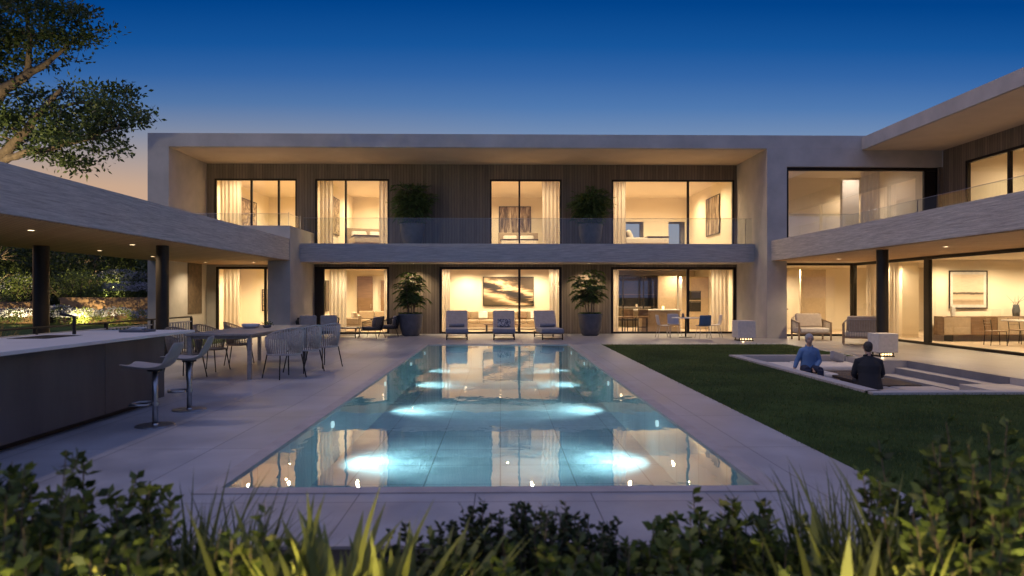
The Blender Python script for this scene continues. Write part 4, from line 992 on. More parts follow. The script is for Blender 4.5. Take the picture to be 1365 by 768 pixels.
# ------------------------------------------------------------------ people
def person(label, loc, rz, sex, lean=0., arms=None):
    t = thing('person', label, 'person', loc, rz)
    f = sex == 'f'; sh = .150 if f else .185; L = lean
    # skeleton (seat top z=0, facing +Y)
    hipz = .10; nb = Vector((0, .02+L, .56)); head = Vector((0, .05+L*1.15, .745))
    body = MB()
    body.loft([(0,0,.0,.15,.11),(0,0,.08,.165,.12),(0,0,.18,.145,.105),(0,L*.4,.30,.14,.10),(0,L*.75,.42,.155,.11),(0,L*.95,.50,.15,.095),(0,.01+L,.55,.07,.06)],20)
    body.tube([nb+Vector((0,-.01,-.03)), nb+Vector((0,.015,.10))],[.058,.052],14)
    # head: cranium, jaw, nose, ears, brow
    body.ball(head+Vector((0,-.012,.02)),(.075,.092,.095),18,12); body.ball(head+Vector((0,.028,-.045)),(.055,.060,.065),16,10)
    body.tube([head+Vector((0,.078,.012)),head+Vector((0,.100,-.022)),head+Vector((0,.082,-.030))],[.009,.014,.010],8)
    body.ball(head+Vector((0,.070,.022)),(.048,.02,.014),12,8); body.ball(head+Vector((0,.074,-.055)),(.022,.012,.009),10,6)
    for s in (-1,1): body.ball(head+Vector((s*.077,-.005,-.005)),(.010,.020,.030),10,8)
    arms = arms or {}
    cl = MB(); k = 1.16
    for s in (-1,1):
        S_ = Vector((s*sh, .01+L, .475)); E = Vector(arms.get((s,'e'), (s*(sh+.06), .06+L*.8, .24))); W_ = Vector(arms.get((s,'w'), (s*.11, .27, .16)))
        body.tube([Vector((s*.06,L,.50)),S_,S_.lerp(E,.45),E],[.06,.058,.048,.040],12); body.tube([E,E.lerp(W_,.35),W_],[.041,.040,.027],12)
        d = (W_-E).normalized(); up = Vector((0,0,1)); sd = d.cross(up).normalized()
        palm = W_+d*.055; body.tube([W_,W_+d*.03,W_+d*.09],[.026,.034,.032],10)
        for q,(off,ln) in enumerate(((-.030,.062),(-.010,.075),(.010,.070),(.029,.055))):
            p0 = W_+d*.085+sd*off; p1 = p0+d*ln*.5+Vector((0,0,-.008)); p2 = p1+d*ln*.38+Vector((0,0,-.028)); body.tube([p0,p1,p2],[.0095,.009,.008],8)
        p0 = W_+d*.03-sd*s*.028; p1 = p0-sd*s*.028+d*.028; body.tube([p0,p1,p1+d*.03+Vector((0,0,-.008))],[.012,.011,.009],8)
        cl.tube([Vector((s*.05,L,.515)),S_,S_.lerp(E,.45),E],[.072,.073,.062,.053],14); cl.tube([E,E.lerp(W_,.4),E.lerp(W_,.93)],[.053,.050,.040],14)
        H = Vector((s*.09,.02,hipz-.01)); Kn = Vector((s*.13,.45,hipz+.0)); A = Vector((s*.13,.47,-.37)); T = Vector((s*.15,.62,-.42))
        body.tube([H,H.lerp(Kn,.5),Kn],[.085,.072,.055],14); body.tube([Kn,Kn.lerp(A,.35),A],[.055,.053,.036],14); body.tube([A+Vector((0,-.03,-.04)),A+Vector((0,.04,-.045)),T],[.036,.038,.025],10)
    body.build('body', M['skin'], t, remesh=.0065)
    if f: cl.loft([(0,0,.03,.185,.145),(0,0,.12,.175,.135),(0,L*.4,.28,.158,.125),(0,L*.75,.41,.175,.128),(0,L*.95,.50,.165,.112),(0,.005+L,.555,.095,.078),(0,.012+L,.58,.068,.066)],24)
    else: cl.loft([(0,-.01,-.03,.225,.175),(0,-.01,.05,.215,.165),(0,0,.16,.195,.145),(0,L*.4,.28,.19,.135),(0,L*.75,.42,.21,.145),(0,L*.95,.49,.175,.125),(0,L,.53,.125,.10),(0,.005+L,.565,.085,.08),(0,.012+L,.595,.068,.066)],24)
    if f:
        for s in (-1,1): cl.tube([(s*.012,.118+L,.44),(s*.035,.085+L,.545),(s*.072,.02+L,.60),(s*.05,-.06+L,.615)],[.010,.016,.016,.014],8)
    else:
        for s in (-1,1): cl.tube([(s*.02,.15+L,.36),(s*.055,.11+L,.52),(s*.075,.02+L,.60),(s*.03,-.07+L,.625)],[.012,.02,.018,.016],8)
    cl.build('shirt' if f else 'jacket', M['shirt_blue' if f else 'suit'], t, remesh=.009)
    tr = MB(); tr.loft([(0,0,-.005,.175,.135),(0,0,.08,.18,.135),(0,0,.17,.16,.12)],20)
    for s in (-1,1):
        H = Vector((s*.09,.02,hipz-.01)); Kn = Vector((s*.13,.45,hipz)); A = Vector((s*.13,.47,-.34)); tr.tube([H,H.lerp(Kn,.5),Kn],[.096,.084,.068],14); tr.tube([Kn,Kn.lerp(A,.4),A],[.068,.064,.055],14)
        sh_ = MB(); A2 = Vector((s*.13,.47,-.40)); sh_.tube([A2+Vector((0,-.05,0)),A2+Vector((0,.03,.0)),A2+Vector((s*.01,.12,-.012)),A2+Vector((s*.015,.18,-.02))],[.040,.045,.042,.030],12); sh_.build('shoe', M['firetable'], t, remesh=.01)
    tr.build('trousers', M['navy' if f else 'suit'], t, remesh=.009)
    hr = MB()
    if f:
        hr.ball(head+Vector((0,-.022,.030)),(.090,.098,.095),18,12); hr.ball(head+Vector((0,-.055,-.02)),(.082,.065,.085),16,10)
    else: hr.ball(head+Vector((0,-.024,.026)),(.080,.090,.090),18,12); hr.ball(head+Vector((0,-.05,-.025)),(.070,.055,.06),16,10)
    hr.build('hair', M['hair_white' if f else 'hair_dark'], t, remesh=.008)
    for s in (-1,1):
        e = MB(); e.ball(head+Vector((s*.028,.080,.006)),(.011,.006,.006),10,7); e.build('eye', M['dark_metal'], t)
    return t
person('woman with short white hair in a blue shirt sitting in the pit facing the pool', (6.82,15.0,-.12), R(170), 'f', .03, {(1,'e'):(.24,.01,.27),(1,'w'):(.31,.06,.09),(-1,'e'):(-.225,.03,.26),(-1,'w'):(-.10,.22,.14)})
person('man in a dark suit sitting in the pit with his back to the lawn', (6.78,12.42,-.12), R(-14), 'm', .07)

# ------------------------------------------------------------------ interior furniture
def sofa(label, loc, rz, W, mat, cushions=3, pillows=()):
    t = thing('sofa', label, 'sofa', loc, rz); D=.9
    MB().box(-W/2,W/2,-D/2,D/2,.12,.30).build('sofa_base', M[mat], t, bevel=.03)
    for i in range(cushions):
        a = -W/2+.14+(W-.28)*i/cushions; c_ = -W/2+.14+(W-.28)*(i+1)/cushions
        MB().box(a+.005,c_-.005,-D/2+.01,D/2-.2,.303,.46).build('seat_cushion', M[mat], t, bevel=.04, seg=3); MB().box(a+.005,c_-.005,D/2-.34,D/2-.16,.463,.84).build('back_cushion', M[mat], t, bevel=.05, seg=3)
    MB().box(-W/2,W/2,D/2-.15,D/2,.303,.72).build('backrest', M[mat], t, bevel=.03)
    for s in (-1,1): MB().box(s*(W/2-.065)-.065,s*(W/2-.065)+.065,-D/2,D/2-.155,.303,.60).build('armrest', M[mat], t, bevel=.03)
    for sx in (-1,1):
        for sy in (-1,1): MB().box(sx*(W/2-.1)-.02,sx*(W/2-.1)+.02,sy*(D/2-.1)-.02,sy*(D/2-.1)+.02,0,.119).build('leg', M['dark_metal'], t)
    for px, pm in pillows: MB().obox((px,D/2-.42,.66),(.42,.13,.36),0,R(-18)).build('pillow', M[pm], t, bevel=.05, seg=3)
    return t
sofa('long tan sofa with pillows under the abstract painting in the living room', (.1,31.4,0), 0, 4.6, 'sofa_tan', 4, ((-1.7,'wood_brown'),(-.9,'white_fabric'),(.9,'wood_brown'),(1.5,'white_fabric')))
sofa('tan two seat sofa by the far wall of the left lounge room', (-5.9,31.9,0), 0, 1.7, 'sofa_tan', 2)
sofa('tan armchair with square back in the left lounge room near the window', (-6.6,30.0,0), R(-70), 1.1, 'sofa_tan', 1)
t = thing('coffee_table', 'low coffee table in the living room behind the loungers', 'coffee table', (.1,29.9,0))
MB().box(-.8,.8,-.35,.35,.28,.33).build('tabletop', M['wood_brown'], t); 
for s in (-.7,.7): MB().box(s-.04,s+.04,-.3,.3,0,.279).build('leg', M['dark_metal'], t)
# kitchen
t = thing('kitchen_island', 'pale kitchen island with thick worktop behind the kitchen window', 'kitchen island', (6.9,30.0,0))
MB().box(-.75,.9,-.45,.45,0,.90).build('island_body', M['sofa_tan'], t); MB().box(-1.2,.95,-.5,.5,.903,.96).build('worktop', M['ceramic'], t, bevel=.006)
mb = MB(); mb.cyl(.3,.1,.96,1.10,.05); mb.build('canister', M['bulb_dim'], t)  # this cylinder glows by its emission material, though it is no lamp
def hstool(label, loc, rz):
    t = thing('kitchen_stool', label, 'stool', loc, rz, 'wooden stools at the kitchen island')
    MB().box(-.22,.22,-.2,.2,.60,.66).build('seat', M['wood_brown'], t, bevel=.02); MB().obox((0,.2,.83),(.44,.05,.32),0,R(-8)).build('backrest', M['wood_brown'], t, bevel=.02)
    for sx in (-.18,.18):
        for sy in (-.17,.17): MB().box(sx-.014,sx+.014,sy-.014,sy+.014,0,.60).build('leg', M['dark_metal'], t)
    mb = MB(); mb.box(-.166,.166,-.18,-.16,.2,.22); mb.box(-.166,.166,.16,.18,.2,.22); mb.build('stretcher', M['dark_metal'], t)
hstool('leftmost wooden stool at the kitchen island', (5.15,29.7,0), R(85)); hstool('middle wooden stool at the kitchen island', (5.6,29.35,0), R(150)); hstool('wooden stool closest to the body of the kitchen island', (6.1,29.2,0), R(175))
t = thing('glazed_cabinet', 'large dark framed glass cabinet wall behind the kitchen island', 'cabinet', (6.45,33.3,0))
mb = MB(); mb.box(-1.45,-1.37,-.3,.3,.35,2.55); mb.box(1.37,1.45,-.3,.3,.35,2.55); mb.box(-1.37,1.37,-.3,.3,2.47,2.55); mb.box(-1.37,1.37,-.3,.3,.35,.43)
for x in (-.5,.5): mb.box(x-.03,x+.03,-.28,.28,.43,2.47)
mb.build('cabinet_frame', M['frame'], t); MB().box(-1.37,1.37,.2,.28,.43,2.47).build('cabinet_back', M['firetable'], t); 
for z in (1.0,1.6): MB().box(-1.37,1.37,-.2,.19,z,z+.03).build('shelf', M['wood_brown'], t)
MB().quad((-1.37,-.27,.43),(1.37,-.27,.43),(1.37,-.27,2.47),(-1.37,-.27,2.47)).build('glass_door', M['fix_glass'], t)
t = thing('tall_oven_unit', 'tall kitchen unit with two built-in ovens beside the right curtain', 'oven unit', (9.1,32.0,0))
MB().box(-.62,.62,-.3,.3,0,2.45).build('unit_body', M['sofa_tan'], t)
for z0,z1 in ((.82,1.3),(1.36,1.78)):
    q = MB().box(-.3,.25,-.33,-.302,z0,z1).build('oven', M['dark_metal'], t, bevel=.005); MB().tube([(-.25,-.36,z1-.04),(.2,-.36,z1-.04)], .008, 6).build('handle', M['steel'], q)
panel('partition_wall', 'tan partition panel between the kitchen cabinet and the ovens', 'partition', (8.0,32.6,0), (.9,.12,2.5), 'sofa_tan')
# bedrooms
def bed(label, loc, rz):
    t = thing('bed', label, 'bed', loc, rz)
    MB().box(-.9,.9,-1,1,.05,.32).build('bed_base', M['wood_brown'], t); MB().box(-.88,.88,-1.0,.95,.323,.62).build('mattress', M['white_fabric'], t, bevel=.06, seg=4)
    MB().box(-1,1,1.003,1.1,0,1.15).build('headboard', M['sofa_tan'], t, bevel=.03)
    for s,pm in ((-.42,'white_fabric'),(.42,'white_fabric')): MB().obox((s,.74,.78),(.7,.2,.42),0,R(-25)).build('pillow', M[pm], t, bevel=.08, seg=4)
    MB().box(-.9,.9,-1.02,.0,.623,.68).build('blanket', M['art_dark'], t, bevel=.03, seg=3)
bed('bed with white pillows in the second upper room from the left', (-5.9,31.2,3.56), R(20)); bed('white bed under the reed picture in the middle upper room', (.9,33.2,3.56), 0); bed('white bed in the rightmost upper room', (6.6,31.5,3.56), R(90))
# right wing interior
t = thing('sideboard', 'long low wooden sideboard under the seascape picture in the right wing', 'sideboard', (16.9,23.2,0))
MB().box(-1.85,1.85,-.25,.25,.22,.86).build('cabinet_body', M['wood_brown'], t, bevel=.01)
for k in range(4): MB().box(-1.82+.92*k,-1.82+.92*k+.9,-.27,-.252,.25,.83).build('door', M['sofa_tan' if k in (0,2) else 'wood_brown'], t, bevel=.004)
for s in (-1.5,1.5): MB().box(s-.03,s+.03,-.2,.2,0,.219).build('leg', M['dark_metal'], t)
tag(MB().box(-.06,.06,-.05,.05,0,.34).build('small_speaker', M['ceramic'], None, bevel=.01, loc=(15.55,23.2,.862)), 'small white box standing on the left end of the sideboard', 'box')
t = thing('vase', 'dark glass vase with dry branches on the sideboard in the right wing', 'vase', (17.75,23.2,.862))
MB().lathe([(0,0),(.1,0),(.12,.2),(.09,.36),(.1,.40),(.085,.40),(.075,.36),(.1,.2),(0,.03)],20).build('vase_body', M['tray_blue'], t, smooth=True)
mb = MB()
for k in range(12): a = random.uniform(0,6.28); mb.tube([(0,0,.3),(.1*math.cos(a),.1*math.sin(a),.5),(.32*math.cos(a),.15*math.sin(a),random.uniform(.45,.75))], [.006,.005,.003], 5)
mb.build('branches', M['bark'], t)
t = thing('indoor_dining_table', 'indoor dining table with pale top in the right wing', 'table', (17.4,21.2,0))
MB().box(-1.3,1.3,-.5,.5,.76,.80).build('tabletop', M['counter'], t, bevel=.005)
for sx in (-.35,1.1):
    for sy in (-.35,.35): MB().tube([(sx,sy,0),(sx,sy,.76)], .025, 10).build('leg', M['dark_metal'], t)
def indoor_chair(label, loc, rz):
    t = thing('indoor_chair', label, 'chair', loc, rz, 'thin framed chairs at the indoor dining table')
    MB().box(-.23,.23,-.22,.22,.44,.47).build('seat', M['wood_brown'], t, bevel=.01)
    for sx in (-.21,.21):
        MB().tube([(sx,-.2,.44),(sx,-.22,0)], .012, 8).build('leg', M['dark_metal'], t); MB().tube([(sx,.25,0),(sx,.21,.45),(sx,.26,.82)], .012, 8).build('leg', M['dark_metal'], t)
    mb = MB()
    for z in (.62,.72,.81): mb.tube([(-.21,.235+(z-.62)*.12,z),(0,.27+(z-.62)*.12,z),(.21,.235+(z-.62)*.12,z)], .01, 6)
    mb.build('backrest', M['wood_brown'], t)
indoor_chair('thin framed chair at the left end of the indoor dining table', (15.65,21.3,0), R(80)); indoor_chair('thin framed chair on the near side of the indoor dining table', (16.6,20.5,0), R(185)); indoor_chair('thin framed chair on the far side of the indoor dining table', (16.9,21.9,0), R(10))
t = thing('credenza', 'pale credenza with boxes behind the back glass of the right wing', 'cabinet', (11.5,29.6,0))
MB().box(-.9,.9,-.25,.25,.0,.95).build('cabinet_body', M['sofa_tan'], t, bevel=.01); MB().box(-.95,.95,-.28,.28,.953,1.0).build('cabinet_top', M['wood_brown'], t)
for x,w_,h_ in ((-.75,.1,.45),(-.6,.1,.38),(-.15,.25,.22)): MB().box(x-w_/2,x+w_/2,-.1,.1,1.001,1.0+h_).build('ornament', M['art_dark'], t, bevel=.01)
panel('partition_wall', 'tan partition panel behind the back glass of the right wing', 'partition', (13.6,29.5,0), (1.1,.12,2.7), 'sofa_tan')
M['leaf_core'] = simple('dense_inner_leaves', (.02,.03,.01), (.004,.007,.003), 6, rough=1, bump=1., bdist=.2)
# ------------------------------------------------------------------ big tree at the left
Yt = 16.0
def W_(u, v, y=Yt): return ((u-667)/910*y, y, 1.6+(393-v)/910*y)     # tree measured off the photo at its own distance
limbs = [
 ([(-14.3,16.6,-.1),(-14.2,16.4,1.5),(-13.9,16.2,3.0)], .34, .26),
 ([(-13.9,16.2,3.0),(-12.8,16,4.0),(-11.7,16,4.65),W_(28,193),W_(62,150),W_(90,120)], .2, .04),
 ([(-11.7,16,4.66),W_(40,207),W_(75,200,15.8),W_(120,188,15.7),W_(165,172,15.6)], .10, .02),
 ([W_(62,150),W_(100,142,16.3),W_(150,138,16.4),W_(190,145,16.4)], .045, .015),
 ([(-13.9,16.2,3.0),(-13.2,16.4,4.6),(-12.2,16.3,5.9),W_(15,122,16.2),W_(42,104,16.2),W_(70,88,16.2),W_(100,60,16.2)], .22, .03),
 ([W_(42,104,16.2),W_(50,60,16),W_(40,20,15.9),W_(30,-40,15.9)], .07, .02),
 ([(-13.2,16.4,4.6),(-13.6,16.5,6.5),(-13.3,16.6,8.5),(-12.6,16.6,10)], .2, .04),
 ([(-13.6,16.5,6.5),(-15,16.8,7.8),(-16.3,17,8.8)], .15, .03),
]
blobs = []
for u,v,ru,rv,y in ((55,175,55,30,15.9),(110,165,55,28,15.8),(160,150,38,20,15.8),(100,205,55,20,15.5),(20,165,45,30,16.2),(130,135,45,22,16.4),(190,153,24,12,15.8),(150,118,30,12,16.0),(65,130,40,16,16.4),
                    (20,20,50,45,15.9),(75,35,48,36,16.1),(120,35,26,22,16.2),(45,70,55,20,16.2),(95,70,30,16,16.1),(0,95,40,22,16.4),(140,195,30,12,15.6),(50,-45,80,40,16.1),(-40,-20,60,80,16.4),(-60,120,60,70,16.6),(-20,60,50,50,16.0)):
    x, y_, z = W_(u, v, y); blobs.append(((x, y_, z), (ru*y/910, .8, rv*y/910)))
big_tree('broadleaf_tree', 'large spreading tree with dark green crown rising over the left canopy', (-14.3,16.6,-.03), limbs, blobs, 470, M['leaf_tree'], per=58, spread=.15)

# ------------------------------------------------------------------ garden beyond the canopy
X_ = lambda u, y: (u-667)/910*y
def simple_tree(label, loc, h, rx, rz, n, leaf, group):
    t = thing('garden_tree', label, 'tree', loc, random.uniform(0,6), group)
    mb = MB(); cents = []
    nodes = [Vector((0,0,h*.15)), Vector((.1,0,h*.4)), Vector((0,.1,h*.65))]; mb.tube([(0,0,-.05), *nodes], [.2,.16,.12,.07], 8)
    p,_ = in_ellipsoid(n//70, (0,0,h-rz), (rx,rx,rz), .25); p = p[p[:,2] > .2]
    for q in p[::2]: q = Vector(q); a = min(nodes, key=lambda m_: (m_-q).length); mb.tube([a,a.lerp(q,.5)+Vector((0,0,.15)),q],[.04,.025,.008],5,False)
    mb.build('trunk', M['bark'], t); P, D = clumps(p, n/len(p), rx*.2, .8)
    leaf_mesh('crown', P, D, rng.uniform(.14,.24,len(P)), rng.uniform(.08,.13,len(P)), leaf, t)
G4 = 'hedge trees at the back of the garden'
hedges = [(-38,44,6.2,'leftmost'),(-34,46,6.6,'second'),(-31.2,43,6.0,'third'),(-28.2,45,6.6,'fourth'),(-25.6,43.5,5.8,'fifth'),(-22.6,45,6.4,'sixth'),(-20,43.5,5.9,'rightmost')]
for i,(x,y,h,nm) in enumerate(hedges):
    simple_tree(f'dense dark hedge tree beyond the terrace, {nm} from the left of its row', (x,y,0), h, 2.3, h*.52, 7500, M['leaf_hedge'], G4)
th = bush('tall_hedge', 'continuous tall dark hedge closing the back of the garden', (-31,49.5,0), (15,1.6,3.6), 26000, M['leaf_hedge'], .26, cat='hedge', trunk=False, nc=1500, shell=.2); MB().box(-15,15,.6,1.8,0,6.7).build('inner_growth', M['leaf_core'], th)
# planted terraces
tag(MB().box(-45,-14,40.2,60,-.1,.95).build('garden_terrace', M['soil']), kind='structure')
def wallrun(label, x0, x1, y, z0, z1, bow):
    mb = MB(); n = 24
    for i in range(n+1):
        u = i/n; x = x0+(x1-x0)*u; yy = y+bow*math.sin(PI*u)
        for dy in (0,.4):
            for z in (z0,z1): mb.v.append((x,yy+dy,z))
    for i in range(n):
        a=i*4; c_=a+4; mb.f += [(a,c_,c_+1,a+1),(a+1,c_+1,c_+3,a+3),(a+2,a+3,c_+3,c_+2)]
    mb.f += [(0,1,3,2),(n*4,n*4+2,n*4+3,n*4+1)]
    tag(mb.build('retaining_wall', M['retaining']), label, 'wall')
wallrun('low curved brown retaining wall lit from below at the far end of the garden', -24.5,-17.6,38.4,0,1.45,-.5)
wallrun('low brown retaining wall at the left behind the lit shrubs', -34,-25.6,38.6,0,1.2,.2)
G5 = 'shrubs planted on the garden terraces'
def sh(u, y, z, r, n, leaf, label, fl=0, ls=.11): bush('garden_shrub', label, (X_(u,y), y, z), r, n, leaf, ls, group=G5, flowers=fl)
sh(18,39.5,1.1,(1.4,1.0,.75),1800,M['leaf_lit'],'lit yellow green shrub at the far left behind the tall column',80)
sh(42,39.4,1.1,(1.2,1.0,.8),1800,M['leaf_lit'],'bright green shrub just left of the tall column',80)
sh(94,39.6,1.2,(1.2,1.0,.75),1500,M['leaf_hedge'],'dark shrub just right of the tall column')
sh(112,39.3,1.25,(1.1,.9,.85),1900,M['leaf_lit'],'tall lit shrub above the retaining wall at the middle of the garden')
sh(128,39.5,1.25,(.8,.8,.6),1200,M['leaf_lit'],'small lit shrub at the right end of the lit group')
G6 = 'mounds of pale flowers in the garden beds'
k = 0
def fl(u, y, z, r, nm, leaf='leaf_hedge', n=700, f=420): bush('flower_mound', nm, (X_(u,y), y, z), r, n, M[leaf], .09, cat='flowers', group=G6, flowers=f, trunk=False)
fl(150,40.4,1.35,(1.4,.7,.45),'pale flower mound on top of the curved wall, left part'); fl(178,40.6,1.35,(1.5,.7,.5),'pale flower mound on top of the curved wall, middle part'); fl(203,40.5,1.35,(1.2,.7,.45),'pale flower mound on top of the curved wall, by the house corner')
fl(165,42,2.0,(1.5,.7,.55),'pale flower mound on the upper terrace, left of the house corner'); fl(198,42,1.9,(1.4,.7,.55),'pale flower mound on the upper terrace, by the house corner')
fl(8,37.3,0,(1.3,.7,.42),'low pale flower mound in the front bed at the far left'); fl(34,37.2,0,(1.2,.7,.42),'low pale flower mound in the front bed, left of the tall column'); fl(84,37.3,0,(1.1,.7,.5),'low pale flower mound in the front bed, right of the tall column'); fl(101,37.2,0,(.9,.7,.4),'low pale flower mound in the front bed under the lit shrubs')
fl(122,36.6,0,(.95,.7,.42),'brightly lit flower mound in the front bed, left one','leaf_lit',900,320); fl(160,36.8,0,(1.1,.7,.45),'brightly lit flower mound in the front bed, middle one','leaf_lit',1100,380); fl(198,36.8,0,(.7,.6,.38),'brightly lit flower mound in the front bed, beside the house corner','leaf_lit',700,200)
def garden_lamp(label, loc, target, e, colr=(1,.78,.38), ang=75):
    t = thing('garden_spotlight', label, 'spotlight', loc, group='small spotlights in the planting')
    MB().tube([(0,0,-.36),(0,0,.10)], .012, 8).build('stake', M['dark_metal'], t)
    d = (Vector(target)-Vector(loc)).normalized(); q = MB().tube([Vector((0,0,.10)), Vector((0,0,.10))+d*.10], .032, 14).build('lamp_head', M['dark_metal'], t)
    MB().tube([Vector((0,0,.10))+d*.101, Vector((0,0,.10))+d*.104], .026, 14).build('lens', M['bulb'], q)
    light('SPOT', 'garden_spot', Vector(loc)+Vector((0,0,.1))+d*.12, e, colr, .03, ang, .9, target)
yy = 35.2
garden_lamp('spotlight in the lawn lighting the leftmost shrubs', (X_(30,yy),yy,0), (X_(30,39.5),39.5,1.8), 1800)
garden_lamp('spotlight in the lawn lighting the middle shrubs', (X_(112,yy),yy,0), (X_(115,39.5),39.5,1.9), 1800)
garden_lamp('spotlight in the lawn lighting the front flower mounds', (X_(152,yy),yy-.2,0), (X_(158,37.5),37.5,.7), 420, ang=90)
garden_lamp('spotlight on the terrace lighting the hedge behind', (X_(150,41.2),41.2,.95), (X_(150,44.5),44.5,3.4), 2600, ang=80)
garden_lamp('spotlight on the terrace lighting the hedge at the far left', (X_(10,41.2),41.2,.95), (X_(0,44),44,3.6), 2000, ang=70)
garden_lamp('spotlight on the canopy roof lighting the crown of the large tree', (-11.4,13.2,3.63), (-10.6,15.9,4.9), 620, (1,.80,.42), 95)
tuft('ornamental_grass', 'tall ornamental grass with pinkish blades behind the left end of the bar', (-9.75,13.3,0), 1.30, 170, .016, M['blade_pink'], .45, .6, .16, cat='ornamental grass')

# ------------------------------------------------------------------ foreground planting
G7 = 'shrubs and grasses of the foreground bed'
def at(u, y): return ((u-667)/910*y, y, -.02)
desc = {}
def hgt(v, y): return max(.25, 1.62+(393-v)/910*y)
# (u, depth, top pixel, kind)
plants = [
 (-25,3.0,590,'leafy'),(18,2.9,575,'leafy'),(62,3.1,600,'leafy'),(110,3.0,628,'leafy'),(160,3.15,632,'leafy'),(200,2.8,690,'leafy'),
 (30,2.3,690,'leafy'),(110,2.35,700,'leafy'),(260,3.3,638,'grass'),(205,3.1,690,'grass'),(320,3.3,655,'grass'),(300,2.7,695,'leafy'),
 (385,2.9,700,'broad'),(350,2.6,715,'broad'),(470,2.5,725,'broad'),(540,2.7,712,'broad'),(235,2.6,680,'grass'),(1215,2.7,690,'broadgrass'),(1110,2.6,715,'broad'),(440,2.75,700,'broad'),(505,2.85,692,'broad'),(560,3.2,705,'needle'),(600,3.3,716,'needle'),(640,3.4,672,'needle'),(688,3.3,680,'needle'),(735,3.35,670,'needle'),(785,3.3,688,'needle'),
 (830,3.2,725,'needle'),(885,3.2,690,'leafy'),(940,3.3,655,'leafy'),(1000,3.3,672,'leafy'),(1045,3.1,705,'leafy'),
 (1085,3.3,650,'grass'),(1130,3.2,640,'grass'),(1185,3.15,640,'grass'),(1160,2.8,700,'broadgrass'),
 (1235,3.0,640,'leafy'),(1275,3.05,590,'leafy'),(1320,3.1,565,'leafy'),(1365,3.0,580,'leafy'),(1400,2.9,600,'leafy'),(1300,2.5,670,'leafy'),(1360,2.4,660,'leafy'),
 (700,2.7,735,'leafy'),(620,2.75,735,'leafy'),(770,2.7,738,'leafy'),(850,2.7,730,'leafy'),(970,2.75,715,'leafy'),(1060,2.7,725,'leafy'),
]
words_ = {'leafy':('leafy_shrub','dark shrub with oval leaves'),'grass':('grass_tuft','spiky dark grass tuft'),'broad':('strappy_plant','yellow green broad leaved plant'),'needle':('needle_shrub','dark needle leaved shrub'),'broadgrass':('strappy_plant','arching green strappy plant')}
refs = [(-60,'at the left edge of the picture'),(90,'below the bar'),(240,'left of the pool corner'),(330,'below the left pool corner'),(480,'below the left half of the pool'),(667,'below the middle of the pool'),(860,'below the right half of the pool'),(1010,'below the right pool corner'),(1150,'between pool corner and lawn'),(1260,'at the lawn edge'),(1365,'at the right edge of the picture')]
cnt = {}
for (u,y,v,kd) in sorted(plants, key=lambda p: (p[0])):
    nm, ds = words_[kd]; rf = min(refs, key=lambda r: abs(r[0]-u))[1]
    key = (kd, rf); cnt[key] = cnt.get(key, 0)+1
    desc[(u,y,v,kd)] = (nm, ds, rf, key, cnt[key])
ordn = ['first','second','third','fourth','fifth','sixth','seventh','eighth']
for p_ in plants:
    u,y,v,kd = p_; nm, ds, rf, key, i = desc[p_]
    lab = f'{ds}, {rf}' + (f', {ordn[i-1]} of {cnt[key]} from the left' if cnt[key] > 1 else '')
    if len(lab.split()) > 16: lab = lab.replace(' from the left','').replace('dark ','',1)
    if len(lab.split()) > 16: lab = lab.replace(' small oval','')
    h = hgt(v, y)*(.93 if kd == 'leafy' and 800 < u < 1100 else 1.); L = at(u, y)
    if kd == 'leafy': leafy_stems(nm, lab, L, h, 20, M['leaf_fg'], .30, .064, G7, 40, .30)
    elif kd == 'grass': tuft(nm, lab, L, h*1.1, 110, .022, M['blade'], .75, .75, .10, group=G7)
    elif kd == 'broad': tuft(nm, lab, L, h*1.2, 40, .10, M['blade_broad'], .8, .5, .08, cat='strappy plant', group=G7)
    elif kd == 'broadgrass': tuft(nm, lab, L, h*1.5, 34, .03, M['blade_broad'], .7, 1.5, .1, cat='strappy plant', group=G7)
    else: leafy_stems(nm, lab, L, h, 30, M['leaf_fg2'], .34, .040, G7, 60, .16)
garden_lamp('spotlight hidden in the foreground bed under the broad leaved plants', (-.75,1.75,.33), (-.68,2.9,.50), 75, (1,.80,.36), ang=110)
garden_lamp('spotlight hidden in the foreground bed below the left grasses', (-1.5,1.8,.33), (-1.55,3.1,.5), 45, (1,.80,.36), ang=110)
garden_lamp('spotlight hidden in the foreground bed below the right grasses', (1.25,1.8,.33), (1.45,3.0,.5), 50, (1,.80,.36), ang=110)
garden_lamp('spotlight hidden in the foreground bed under the right hand shrubs', (1.95,1.8,.33), (2.25,2.9,.75), 85, (1,.80,.36), ang=110)

# ------------------------------------------------------------------ light, sky, camera
SA = Vector((.62,.16,-.77)).normalized()
sun = bpy.data.lights.new('evening_sun','SUN'); sun.energy = .6; sun.angle = R(2.5); sun.color = (1.,.74,.58)
so = bpy.data.objects.new('evening_sun', sun); col.objects.link(so); so.rotation_euler = SA.to_track_quat('-Z','Y').to_euler()

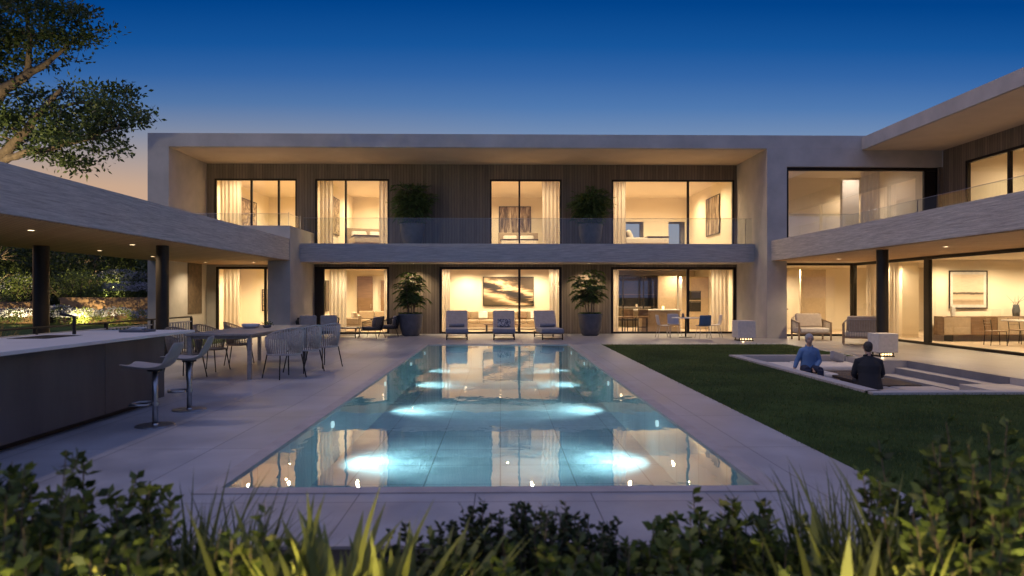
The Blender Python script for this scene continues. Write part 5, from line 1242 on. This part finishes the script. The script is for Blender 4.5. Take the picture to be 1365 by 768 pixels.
w = bpy.data.worlds.new('World'); scene.world = w; w.use_nodes = True; nt = w.node_tree; nt.nodes.clear(); n = N(nt)
tc = n('ShaderNodeTexCoord').outputs['Generated']; sep = n('ShaderNodeSeparateXYZ', {0: n('ShaderNodeVectorMath', {0: tc}, operation='NORMALIZE').outputs[0]})
z = n('ShaderNodeMath', {0: sep.outputs['Z'], 1: 0.}, operation='MAXIMUM').outputs[0]
xx = math_(n, 'MULTIPLY', sep.outputs['X'], sep.outputs['X']); zr = math_(n, 'DIVIDE', z, math_(n, 'SQRT', math_(n, 'MAXIMUM', math_(n, 'SUBTRACT', 1., xx), .3)))
c0 = ramp(n, zr, [(0,(.46,.40,.36)),(.10,(.36,.37,.44)),(.18,(.24,.31,.46)),(.228,(.165,.262,.45)),(.265,(.078,.19,.43)),(.306,(.032,.130,.38)),(.343,(.008,.092,.33)),(.396,(.0,.054,.25)),(.6,(.06,.12,.40)),(1,(.25,.28,.50))])
cw = ramp(n, zr, [(0,(.80,.42,.20)),(.10,(.78,.42,.20)),(.155,(.68,.41,.22)),(.20,(.42,.33,.28)),(.235,(.22,.25,.34)),(.27,(.09,.18,.37)),(.306,(.032,.125,.36)),(.343,(.008,.088,.32)),(.396,(.0,.054,.25)),(.6,(.06,.12,.40)),(1,(.25,.28,.50))])
az = n('ShaderNodeVectorMath', {0: n('ShaderNodeVectorMath', {0: tc}, operation='NORMALIZE').outputs[0], 1: Vector((-.85,.52,0)).normalized()}, operation='DOT_PRODUCT').outputs['Value']
fa = n('ShaderNodeMapRange', {'Value': az, 'From Min': .45, 'From Max': .98, 'To Min': 0., 'To Max': 1.}).outputs['Result']
mx = nt.nodes.new('ShaderNodeMix'); mx.data_type = 'RGBA'; nt.links.new(fa, mx.inputs[0]); nt.links.new(c0, mx.inputs[6]); nt.links.new(cw, mx.inputs[7])
# the part of the dusk sky behind the viewer is a little brighter and more lilac
bk = n('ShaderNodeMapRange', {'Value': n('ShaderNodeMath', {0: sep.outputs['Y'], 1: -1.}, operation='MULTIPLY').outputs[0], 'From Min': -.1, 'From Max': .9, 'To Min': 0., 'To Max': 1.}).outputs['Result']
mb_ = nt.nodes.new('ShaderNodeMix'); mb_.data_type = 'RGBA'; nt.links.new(bk, mb_.inputs[0]); nt.links.new(mx.outputs[2], mb_.inputs[6]); nt.links.new(ramp(n, z, [(0,(.12,.15,.28)),(.25,(.15,.22,.47)),(.6,(.24,.33,.72)),(1,(.24,.31,.66))]), mb_.inputs[7])
bg = n('ShaderNodeBackground', {'Color': mb_.outputs[2], 'Strength': 1.0}); ow = n('ShaderNodeOutputWorld'); nt.links.new(bg.outputs[0], ow.inputs[0])

cam = bpy.data.cameras.new('camera'); co = bpy.data.objects.new('camera', cam); col.objects.link(co); scene.camera = co
co.location = (0,0,1.6); co.rotation_euler = (R(90),0,-math.atan(15.5/910)); cam.lens = 24.0; cam.sensor_width = 36; cam.shift_y = 9/1365
cam.clip_start = .05; cam.clip_end = 1500; cam.dof.use_dof = True; cam.dof.focus_distance = 22; cam.dof.aperture_fstop = 1.6

scene.view_settings.view_transform = 'Standard'; scene.view_settings.look = 'None'; scene.view_settings.exposure = 0
c = scene.cycles; c.use_denoising = True; c.max_bounces = 7; c.diffuse_bounces = 4; c.glossy_bounces = 4; c.transmission_bounces = 4; c.transparent_max_bounces = 16
c.caustics_reflective = False; c.caustics_refractive = False; c.sample_clamp_indirect = 4; c.blur_glossy = .5
try: c.denoiser = 'OPENIMAGEDENOISE'; c.use_light_tree = True
except Exception: pass
